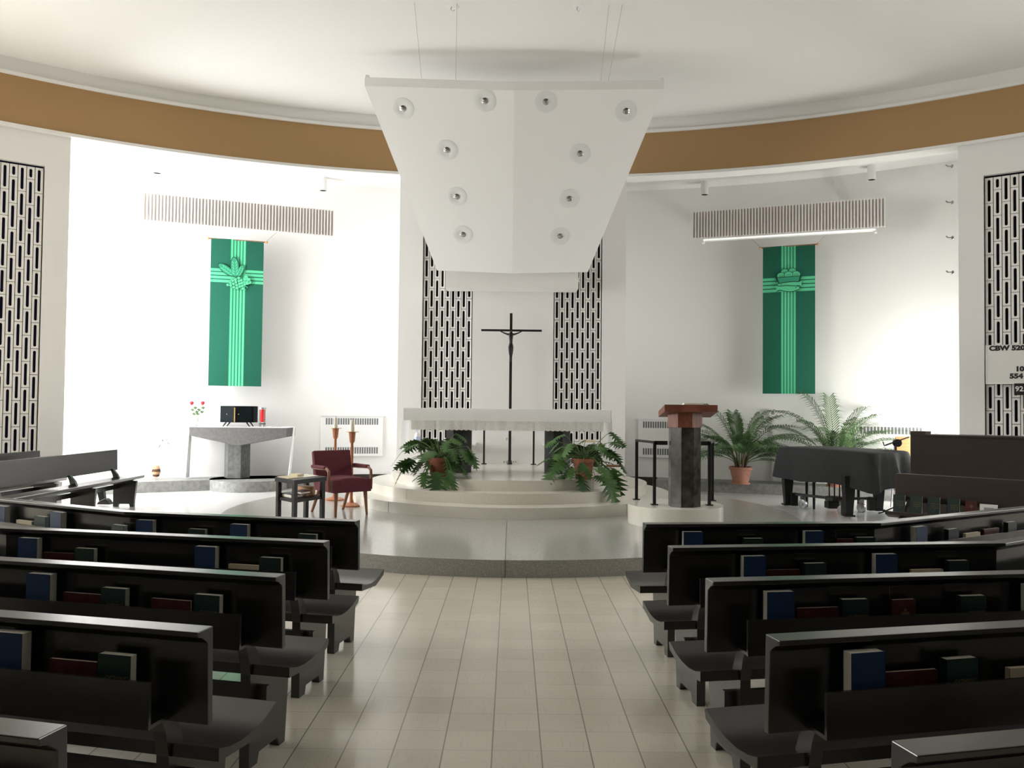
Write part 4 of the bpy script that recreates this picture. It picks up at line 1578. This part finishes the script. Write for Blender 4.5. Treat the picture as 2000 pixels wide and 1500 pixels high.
# ================================================================== hymn board
a_hb = 36.1
q0 = hall(35.02, RR - .05)
X = frame((q0.x, q0.y, 0), -R_(a_hb))
zt, zb = P(1931, 675, 12.5).z, P(1931, 748, 12.5).z
t = thing('hymn_board', 'white hymn number board hung on the right breeze block screen', 'sign', (q0.x, q0.y, zb))
mb = MB(X); mb.box(0, 1.0, -.02, .02, zb, zt); bd = mb.build('panel', M['board'], t)
mb = MB(X); mb.box(-.012, 0, -.028, .022, zb - .012, zt); mb.box(-.012, 1.0, -.028, .022, zb - .02, zb); mb.build('edge_strip', M['white'], t)


def btext(px, py, s, size):
    # offset of a pixel on the board plane
    d = ray(px, py)
    o_ = X.inverted() @ EYE
    dd = (X.inverted().to_3x3() @ d)
    k = (-.0212 - o_.y) / dd.y
    lp = o_ + dd * k
    text('numerals', s, size, X @ Matrix.Translation(Vector((lp.x, -.0215, lp.z))) @ UPR @ Matrix.Diagonal((1.15, 1, 1, 1)), M['letter'], bd, .006, 'LEFT', 1.0)


btext(1932, 681, 'CBW', .098)
btext(1976, 680, '520', .098)
btext(1983, 721, '10', .098)
btext(1972, 735, '554', .098)
mb = MB(X)
sx_ = .0
d = ray(1981, 760)
o_ = X.inverted() @ EYE
dd = X.inverted().to_3x3() @ d
lp = o_ + dd * ((-.03 - o_.y) / dd.y)
t2 = thing('small_number_sign', 'small black sign with white number below the hymn board', 'sign', X @ Vector((lp.x, -.03, lp.z - .09)))
mb.box(lp.x, lp.x + .45, -.04, -.02, lp.z - .09, lp.z + .085)
s2 = mb.build('plate', M['black'], t2)
text('digits', '92.1', .105, X @ Matrix.Translation(Vector((lp.x + .012, -.0415, lp.z))) @ UPR, M['white'], s2, .002)

# ================================================================== lectern on its round base
BC = (2.07, 10.35)
bt = .40
t = thing('lectern_platform', 'round cream stone base carrying the marble lectern and railing', 'platform', (BC[0], BC[1], .165))
mb = MB(); mb.lathe([(.59, .165), (.59, bt)], (BC[0], BC[1], 0), 64); mb.build('base_drum', M['step'], t, smooth=True)
t = thing('lectern', 'polished dark marble lectern with red-brown wooden reading desk', 'lectern', (2.12, 10.17, bt))
cx, cy = P(1337, 900, 10.17).x, 10.17
mb = MB(); mb.prism([(cx + .20 * math.cos(R_(22.5 + 45 * k)), cy + .20 * math.sin(R_(22.5 + 45 * k))) for k in range(8)], bt + .001, 1.372); mb.build('column', M['pulp'], t, bevel=.004)
mb = MB(); mb.prism([(cx + .225 * math.cos(R_(12 + 45 * k)), cy + .225 * math.sin(R_(12 + 45 * k))) for k in range(8)], 1.372, 1.60); mb.build('wooden_collar', M['redwood'], t)
mb = MB()
n0, n1 = P(1298, 790, 9.86), P(1402, 791, 9.86)
f0, f1 = P(1286, 803, 10.48), P(1388, 804, 10.48)
th = Vector((0, 0, -.085))
mb.loft([n0 + th, n1 + th, f1 + Vector((0, 0, -.075)), f0 + Vector((0, 0, -.075))], [n0, n1, f1, f0])
mb.build('reading_desk', M['redwood'], t, bevel=.004)
dk_n, dk_f = n0.z, f0.z
q = P(1353, 790, 10.0)
zq = n0.z + (f0.z - n0.z) * ((q.y - 9.86) / .62)
t = thing('open_book', 'thick white-paged book lying on the lectern desk', 'book', (q.x, q.y, zq))
sl = math.atan2(f0.z - n0.z, .62)
X = Matrix.Translation(Vector((q.x, q.y - .08, n0.z + (f0.z - n0.z) * ((q.y - .08 - 9.86) / .62) + .003))) @ Matrix.Rotation(sl, 4, 'X')
mb = MB(X); mb.box(-.13, .13, 0, .3, 0, .006); mb.build('cover', M['pewb'], t)
mb = MB(X); mb.box(-.12, .12, .01, .29, .007, .034); mb.build('pages', M['paper'], t, bevel=.006)
# railing
t = thing('railing', 'black metal railing around the marble lectern', 'railing', (BC[0], BC[1], bt))
pa_, pb_, pc_, pd_ = F(1243, 976, bt), F(1278, 986, bt), F(1385, 987, bt), F(1391, 978, bt)
zr = 1.19
for q in (pa_, pb_, pc_, pd_):
    mb = MB(); mb.box(q.x - .018, q.x + .018, q.y - .018, q.y + .018, bt, zr); po = mb.build('post', M['metal'], t)
    mb = MB(); mb.box(q.x - .042, q.x + .042, q.y - .042, q.y + .042, bt, bt + .012); mb.build('foot_plate', M['metal'], po)
for (u, v) in ((pa_, pb_), (pb_, pc_), (pc_, pd_)):
    mb = MB()
    if u is pb_:
        mb.bar((u.x, u.y, zr - .018), (cx - .2, u.y, zr - .018), .036, .05)
        mb.bar((cx + .2, v.y, zr - .018), (v.x, v.y, zr - .018), .036, .05)
    else:
        mb.bar((u.x, u.y, zr - .012), (v.x, v.y, zr - .012), .036, .03)
    mb.build('rail', M['metal'], t)

# ================================================================== armchair, table, candle stands
FZ = .165
fl, fr_, bl_, br_ = Vector((-2.22, 10.55, 0)), Vector((-1.84, 10.86, 0)), Vector((-2.62, 10.93, 0)), Vector((-2.28, 11.2, 0))
cc = (fl + fr_ + bl_ + br_) / 4
fx = (fr_ - fl).normalized()
fy = Vector((-fx.y, fx.x, 0))
X = Matrix(((fx.x, fy.x, 0, cc.x), (fx.y, fy.y, 0, cc.y), (0, 0, 1, FZ), (0, 0, 0, 1)))
t = thing('armchair', 'maroon upholstered armchair with wooden legs beside the altar steps', 'chair', (cc.x, cc.y, FZ))
mb = MB(X)
mb.rings([[(-.27 + i * .54 / 8, y, .47 + b * (1 - ((i - 4) / 4) ** 2) * .8) for i in range(9)] + [(.27 - i * .54 / 8, y, .31) for i in range(9)] for y, b in ((-.30, .0), (-.285, .03), (-.1, .045), (.12, .04), (.26, .0))])
mb.build('seat', M['maroon'], t, smooth=True)
mb = MB(X)
mb.loft([(-.27, .17, .36), (.27, .17, .36), (.27, .28, .36), (-.27, .28, .36)], [(-.275, .29, .83), (.275, .29, .83), (.275, .36, .81), (-.275, .36, .81)])
mb.build('backrest', M['maroon'], t, bevel=.02)
for sx in (-1, 1):
    mb = MB(X); mb.tube([(sx * .21, -.25, .32), (sx * .225, -.275, 0)], [.028, .015], 8); mb.build('leg', M['legwood'], t)
    mb = MB(X); mb.tube([(sx * .22, .20, .33), (sx * .23, .40, 0)], [.026, .018], 8); mb.build('leg', M['legwood'], t)
    mb = MB(X); mb.tube([(sx * .30, -.24, .33), (sx * .305, -.235, .45), (sx * .305, -.225, .58), (sx * .305, -.16, .615), (sx * .30, .10, .605), (sx * .285, .28, .60)], [.02, .021, .02, .02, .019, .016], 8)
    ar = mb.build('arm', M['legwood'], t, smooth=True)
    mb = MB(X); mb.box(sx * .305 - .032, sx * .305 + .032, -.15, .24, .605, .645); mb.build('arm_pad', M['maroon'], ar, bevel=.012)
# side table
TT = .72
c0, c1_, c3 = F(575, 938, TT), F(638, 931, TT), F(537, 932, TT)
ux, uy = (c1_ - c0), (c3 - c0)
t = thing('side_table', 'small dark open side table with books beside the maroon armchair', 'table', ((c1_ + c3) / 2).to_tuple()[:2] + (FZ,))


def tp(a, b, z_):
    q = c0 + ux * a + uy * b
    return (q.x, q.y, z_)


def tbox(a0, a1, b0, b1, z0, z1):
    return [tp(a0, b0, z0), tp(a1, b0, z0), tp(a1, b1, z0), tp(a0, b1, z0)], [tp(a0, b0, z1), tp(a1, b0, z1), tp(a1, b1, z1), tp(a0, b1, z1)]


mb = MB(); mb.loft(*tbox(0, 1, 0, 1, TT - .05, TT)); mb.build('tabletop', M['metal'], t)
for a, b in ((.02, .03), (.88, .03), (.02, .85), (.88, .85)):
    mb = MB(); mb.loft(*tbox(a, a + .1, b, b + .12, FZ, TT - .05)); mb.build('leg', M['metal'], t)
mb = MB(); mb.loft(*tbox(.05, .95, .06, .94, TT - .27, TT - .235)); mb.build('shelf', M['metal'], t)


def tstack(a0, a1, b0, b1, z0, z1, m_, name, label, cat, pg=False):
    tt = thing(name, label, cat, tp((a0 + a1) / 2, (b0 + b1) / 2, z0))
    if pg:
        mb = MB(); mb.loft(*tbox(a0, a1, b0, b1, z0, z0 + .005)); mb.loft(*tbox(a0, a1, b0, b1, z1 - .005, z1)); mb.build('cover', m_, tt)
        mb = MB(); mb.loft(*tbox(a0 + .01, a1 - .02, b0 + .02, b1 - .02, z0 + .005, z1 - .005)); mb.build('pages', M['paper'], tt)
    else:
        mb = MB(); mb.loft(*tbox(a0, a1, b0, b1, z0, z1)); mb.build('sheet', m_, tt)


tstack(.04, .45, .35, .95, TT + .001, TT + .008, M['tanp'], 'paper_sheet', 'cream papers at the left of the small side table top', 'paper')
tstack(.50, .92, .30, .9, TT + .001, TT + .006, M['paper'], 'paper_sheet', 'white papers at the right of the small side table top', 'paper')
tstack(.42, .62, .55, .9, TT + .0085, TT + .03, M['tanp'], 'paper_folder', 'small tan folder lying across papers on the side table', 'folder')
SZ_ = TT - .234
tstack(.12, .50, .35, .92, SZ_, SZ_ + .045, M['metal'], 'black_book', 'black book lying on the side table lower shelf', 'book', True)
tstack(.30, .60, .15, .60, SZ_ + .046, SZ_ + .075, M['dred'], 'brown_book', 'red-brown book stacked on the black book, side table shelf', 'book', True)
tstack(.62, .9, .4, .92, SZ_, SZ_ + .10, M['basket'], 'tan_pouch', 'tan pouch on the side table lower shelf', 'pouch')


def candle_stand(px, Y, pyd, pyc, label):
    q = P(px, pyd, Y)
    t = thing('candle_stand', label, 'candle stand', (q.x, Y, FZ), 'wooden candle stands behind the armchair')
    zd = q.z
    mb = MB(); mb.lathe([(.15, FZ), (.15, FZ + .02), (.04, FZ + .05), (.024, FZ + .10)], (q.x, Y, 0), 20); mb.build('base', M['orange'], t, smooth=True)
    mb = MB(); mb.lathe([(.024, FZ + .08), (.02, zd - .17), (.022, zd - .165)], (q.x, Y, 0), 12); mb.build('shaft', M['orange'], t, smooth=True)
    mb = MB(); mb.lathe([(.02, zd - .17), (.038, zd - .14), (.05, zd - .012)], (q.x, Y, 0), 8); mb.build('cup', M['orange'], t)
    mb = MB(); mb.lathe([(.045, zd - .012), (.095, zd - .006), (.095, zd), (.03, zd)], (q.x, Y, 0), 20); mb.build('drip_plate', M['brass'], t)
    zc = P(px, pyc, Y).z
    mb = MB(); mb.lathe([(.031, zd), (.029, zc - .005), (.02, zc)], (q.x, Y, 0), 14); cn = mb.build('candle', M['wax'], t, smooth=True)
    mb = MB(); mb.tube([(q.x, Y, zc - .002), (q.x + .003, Y, zc + .022)], .003, 5); mb.build('wick', M['black'], cn)


candle_stand(655.5, 12.45, 836, 816, 'wooden candle stand with white candle, farther left of the pair')
candle_stand(688, 11.72, 843, 820, 'wooden candle stand with white candle, nearer the altar steps')
# small black object on the floor by the side pew
q = F(200, 986, 0)
t = thing('floor_stand', 'small black angled stand with a thin wire on the floor left', 'stand', (q.x, q.y, 0))
mb = MB(); mb.extrude([(q.x - .1, q.y, 0), (q.x + .12, q.y, 0), (q.x + .07, q.y, .07), (q.x + .03, q.y, .10), (q.x - .07, q.y, .05)], (0, .14, 0)); mb.build('base', M['black'], t, bevel=.01)
mb = MB(); mb.loft([(q.x - .07, q.y + .03, .05), (q.x + .02, q.y + .03, .05), (q.x + .02, q.y + .1, .05), (q.x - .07, q.y + .1, .05)], [(q.x - .11, q.y + .03, .235), (q.x - .01, q.y + .03, .25), (q.x - .01, q.y + .1, .25), (q.x - .11, q.y + .1, .235)]); mb.build('upright', M['black'], t)
mb = MB(); mb.tube([(q.x - .1, q.y + .05, .18), (q.x - .18, q.y + .05, .18), (q.x - .24, q.y + .05, .2)], .004, 5); mb.build('wire', M['black'], t)

# ================================================================== piano group
PA, PB, PC_, PD = Vector((4.32, 13.5, 0)), Vector((5.22, 11.85, 0)), Vector((6.12, 12.5, 0)), Vector((5.35, 14.05, 0))
pia = thing('grand_piano', 'grand piano under a black cloth cover on a wheeled dolly', 'piano', (5.2, 12.9, 0))


def dense(poly, n=10, rnd=.18):
    out = []
    m_ = len(poly)
    for i in range(m_):
        p0, p1, p2 = poly[i - 1], poly[i], poly[(i + 1) % m_]
        a = p1 + (p0 - p1).normalized() * rnd
        b = p1 + (p2 - p1).normalized() * rnd
        for k in range(5):
            t_ = k / 4
            out.append(a.lerp(p1, t_).lerp(p1.lerp(b, t_), t_))
        nxt = p2 + (p1 - p2).normalized() * rnd
        for k in range(1, n):
            out.append(b.lerp(nxt, k / n))
    return out


top_ = dense([PA, PB, PC_, PD])
ctr = (PA + PB + PC_ + PD) / 4
mb = MB()
rows = []
for (sc_, z_, wv) in ((.0, 1.0, 0), (.6, 1.0, 0), (.93, .995, .003), (.985, .98, .004), (1.0, .95, .006), (1.02, .85, .014), (1.05, .70, .026), (1.075, .54, .036)):
    r = []
    for i, q in enumerate(top_):
        dd = (q - ctr)
        rad = dd.length
        f = wv * (math.sin(i * .9) + .6 * math.sin(i * 1.9 + 1))
        z2 = z_
        if z_ < .6:
            # hem: longer near B and C, shorter along the middle of the long front
            near = min((q - PB).length, (q - PC_).length)
            z2 = .49 - .08 * max(0, 1 - near / .8) + .018 * math.sin(i * .7)
        r.append(ctr + dd.normalized() * (rad * sc_ + f) + Vector((0, 0, z2)))
    rows.append(r)
mb.rings(rows, caps=False)
mb.build('cover_cloth', M['cover'], pia, smooth=True)
mb = MB(); inner = [ctr + (q - ctr) * .95 for q in top_]
mb.prism([(q.x, q.y) for q in inner], .62, .97); mb.build('case', M['black'], pia)
LEGS = [F(1538, 987, .02), F(1657, 1009, .02), F(1716, 998, .02)]
for q in LEGS:
    mb = MB(); mb.loft([(q.x - .05, q.y - .05, .05), (q.x + .05, q.y - .05, .05), (q.x + .05, q.y + .05, .05), (q.x - .05, q.y + .05, .05)], [(q.x - .085, q.y - .085, .63), (q.x + .085, q.y - .085, .63), (q.x + .085, q.y + .085, .63), (q.x - .085, q.y + .085, .63)])
    mb.build('leg', M['black'], pia)
dc = Vector((5.08, 12.85, 0))
mb = MB()
mb.lathe([(.16, .19), (.16, .25)], (dc.x, dc.y, 0), 14)
for q in LEGS:
    qq = Vector((q.x, q.y, 0))
    mb.bar(dc + Vector((0, 0, .22)), qq + (dc - qq).normalized() * .12 + Vector((0, 0, .22)), .05, .04)
    mb.box(q.x - .075, q.x + .075, q.y - .075, q.y + .075, .025, .05)
    e = qq + (dc - qq).normalized() * .13
    mb.box(e.x - .05, e.x + .05, e.y - .05, e.y + .05, .03, .24)
do = mb.build('dolly_frame', M['metal'], pia)
for q in LEGS:
    qq = Vector((q.x, q.y, 0))
    e = qq + (dc - qq).normalized() * .30
    mb = MB(Matrix.Translation(e + Vector((0, 0, .075))) @ Matrix.Rotation(.5, 4, 'Z') @ Matrix.Rotation(PI / 2, 4, 'Y'))
    mb.lathe([(.055, -.022), (.075, -.018), (.075, .018), (.055, .022)], n=20)
    mb.lathe([(.03, -.03), (.03, .03)], n=12)
    mb.X = None
    mb.box(e.x - .03, e.x + .03, e.y - .035, e.y + .035, .15, .21)
    mb.build('caster', M['steel'], do, smooth=True)
mb = MB()
for dx in (-.12, -.04, .04, .12):
    mb.tube([(dc.x + dx, dc.y - .05, .25), (dc.x + dx, dc.y - .05, .66)], .011, 6)
mb.box(dc.x - .16, dc.x + .16, dc.y - .13, dc.y + .05, .08, .18)
mb.build('pedal_lyre', M['black'], pia)
q1 = F(1590, 995, 0)
t = thing('piano_bench', 'black piano bench standing under the covered piano', 'bench', (q1.x + .3, q1.y + .2, 0))
bx0, by0 = q1.x, q1.y
mb = MB(); mb.box(bx0 - .03, bx0 + .75, by0 - .03, by0 + .35, .44, .50); mb.build('seat', M['black'], t, bevel=.008)
for a, b in ((0, 0), (.72, 0), (0, .32), (.72, .32)):
    mb = MB(); mb.tube([(bx0 + a, by0 + b, .44), (bx0 + a, by0 + b, 0)], [.03, .02], 6); mb.build('leg', M['black'], t)
# music stand, chair, bin, stool
q = P(1750, 880, 12.6)
t = thing('music_stand', 'black music stand tilted toward the piano', 'stand', (q.x, 12.6, 0))
a_, b_ = P(1718, 869, 12.6), P(1765, 853, 12.6)
mb = MB(); mb.loft([(a_.x, 12.42, a_.z), (b_.x, 12.42, b_.z), (b_.x + .2, 12.85, b_.z - .03), (a_.x + .2, 12.85, a_.z - .03)], [(a_.x + .004, 12.42, a_.z + .015), (b_.x + .004, 12.42, b_.z + .015), (b_.x + .204, 12.85, b_.z - .015), (a_.x + .204, 12.85, a_.z - .015)]); ds = mb.build('desk', M['metal'], t)
mb = MB(); mb.loft([(a_.x - .02, 12.42, a_.z), (a_.x, 12.42, a_.z), (a_.x + .2, 12.85, a_.z - .03), (a_.x + .18, 12.85, a_.z - .03)], [(a_.x - .04, 12.42, a_.z + .055), (a_.x - .025, 12.42, a_.z + .06), (a_.x + .175, 12.85, a_.z + .03), (a_.x + .16, 12.85, a_.z + .025)]); mb.build('ledge', M['metal'], ds)
zc = (a_.z + b_.z) / 2 - .03
mb = MB(Matrix.Translation(Vector((q.x, 12.56, zc))) @ Matrix.Rotation(PI / 2, 4, 'X')); mb.lathe([(.06, -.03), (.06, .03)], n=20); mb.build('pivot_disc', M['metal'], t)
mb = MB(); mb.tube([(q.x, 12.6, zc), (q.x, 12.6, .04)], [.012, .016], 8); mb.build('pole', M['metal'], t)
mb = MB()
for k in range(3):
    a = k * 2.09 + .3
    mb.tube([(q.x, 12.6, .14), (q.x + .2 * math.cos(a), 12.6 + .2 * math.sin(a), .03), (q.x + .26 * math.cos(a), 12.6 + .26 * math.sin(a), .012)], .011, 6)
mb.build('tripod_base', M['metal'], t)
q = P(1770, 890, 13.6)
cxx, cyy = q.x + .05, 13.6
t = thing('wooden_chair', 'orange plywood chair with metal frame behind the music stand', 'chair', (cxx, cyy, 0))
zt = P(1760, 853, 13.6).z
mb = MB(); mb.loft([(cxx - .24, cyy - .02, zt - .36), (cxx + .24, cyy - .02, zt - .36), (cxx + .24, cyy + .01, zt - .36), (cxx - .24, cyy + .01, zt - .36)], [(cxx - .20, cyy + .05, zt), (cxx + .20, cyy + .05, zt), (cxx + .20, cyy + .07, zt), (cxx - .20, cyy + .07, zt)]); mb.build('backrest', M['tan'], t, bevel=.008)
mb = MB(); mb.box(cxx - .23, cxx + .23, cyy - .42, cyy - .03, zt - .44, zt - .40); mb.build('seat', M['grey'], t, bevel=.01)
for sx in (-1, 1):
    mb = MB(); mb.tube([(cxx + sx * .22, cyy + .06, zt - .05), (cxx + sx * .24, cyy + .0, zt - .42), (cxx + sx * .27, cyy + .08, 0)], .013, 8); mb.build('leg', M['steel'], t)
    mb = MB(); mb.tube([(cxx + sx * .22, cyy - .38, zt - .44), (cxx + sx * .24, cyy - .42, 0)], .013, 8); mb.build('leg', M['steel'], t)
t = thing('paper_stack', 'small stack of grey folders on the orange chair seat', 'papers', (cxx, cyy - .2, zt - .40))
for k in range(3):
    mb = MB(); mb.box(cxx - .1 + .01 * k, cxx + .16, cyy - .36, cyy - .12, zt - .399 + .03 * k, zt - .399 + .03 * k + .027); mb.build('folder', M['grey'] if k % 2 else M['board'], t)
q = F(1726, 980, 0)
t = thing('plastic_bin', 'pale blue plastic bin on the floor behind the piano', 'bin', (q.x + .05, q.y + .4, 0))
mb = MB(); mb.loft([(q.x - .08, q.y + .2, 0), (q.x + .2, q.y + .2, 0), (q.x + .2, q.y + .5, 0), (q.x - .08, q.y + .5, 0)], [(q.x - .1, q.y + .18, .27), (q.x + .22, q.y + .18, .27), (q.x + .22, q.y + .52, .27), (q.x - .1, q.y + .52, .27)]); mb.build('tub', M['bin'], t)
mb = MB(); mb.box(q.x - .11, q.x + .23, q.y + .17, q.y + .53, .271, .29); mb.build('lid', M['bin'], t)
q = F(1740, 978, 0)
t = thing('organ_bench', 'black slatted bench between the piano and the organ', 'bench', (q.x + .35, q.y, 0))
mb = MB(); mb.box(q.x - .05, q.x + .9, q.y - .17, q.y + .2, .43, .48); mb.build('seat', M['black'], t)
for a in (0, .8):
    for b in (-.12, .14):
        mb = MB(); mb.box(q.x + a - .025, q.x + a + .025, q.y + b - .025, q.y + b + .025, 0, .43); mb.build('leg', M['black'], t)
    mb = MB(); mb.box(q.x + a - .02, q.x + a + .02, q.y - .12, q.y + .14, .1, .14); mb.build('stretcher', M['black'], t)
mb = MB(); mb.box(q.x, q.x + .8, q.y - .13, q.y - .1, .22, .27); mb.box(q.x, q.x + .8, q.y - .13, q.y - .1, .33, .37); mb.build('slats', M['black'], t)
# organ
t = thing('organ_console', 'tall dark brown wooden organ console seen from behind, at right', 'organ', (6.4, 11.2, 0))
oz = P(1850, 851, 10.7).z
ox = P(1778, 880, 10.9).x
X = frame((ox, 10.9, 0), -R_(40))
mb = MB(X); mb.box(0, 2.3, 0, .5, .0, oz - .012); mb.build('case', M['pewb'], t, bevel=.004)
mb = MB(X); mb.box(.19, 2.3, -.02, .52, oz - .012, oz + .012); mb.build('lid', M['pewb'], t)
mb = MB(X); mb.box(0, .185, 0, .3, oz - .0115, oz + .05); mb.build('music_rest', M['pewb'], t)
# books on the choir pew seat
for i, (px, kind, lb) in enumerate(((1762, 'green', 'dark green book with gold print on the organ pew, at its left end'), (1795, 'green', 'dark green hymn book with gold print, second on the organ pew'), (1829, 'green', 'green hymn book, third from the left on the organ pew'), (1867, 'green', 'green hymn book with pale edges beside the red one, organ pew'), (1901, 'tall', 'red book on the organ pew seat, beside green books'))):
    d = ray(px, 985)
    tt_ = d.x / d.y                      # sightline x = tt_ * y meets the pew line
    ux_, uy_ = 2.25 / 2.945, -1.90 / 2.945
    sd_ = (tt_ * 9.60 - 4.5) / (ux_ - tt_ * uy_)
    o = copy_tree(tmpl[kind])
    o.location = (4.5 + ux_ * sd_ - .645 * .125, 9.60 + uy_ * sd_ - .764 * .125, .442)
    o.rotation_euler = (-.1, 0, math.atan2(uy_, ux_))
    tag(o, lb, 'book', 'books on the organ pew')
d = ray(1935, 992)
tt_ = d.x / d.y
sd_ = (tt_ * 9.60 - 4.5) / (ux_ - tt_ * uy_)
c = Vector((4.5 + ux_ * sd_ - .645 * .125, 9.60 + uy_ * sd_ - .764 * .125, .442))
X = frame(c, math.atan2(uy_, ux_)) @ Matrix.Rotation(-.12, 4, 'X')
t = thing('picture_card', 'white card with a dark picture on the organ pew seat', 'card', c)
mb = MB(X); mb.box(-.085, .085, 0, .006, .001, .16); mb.build('mount', M['white'], t)
mb = MB(X); mb.box(-.045, .05, -.0015, -.0005, .016, .125); mb.build('picture', M['grey'], t)
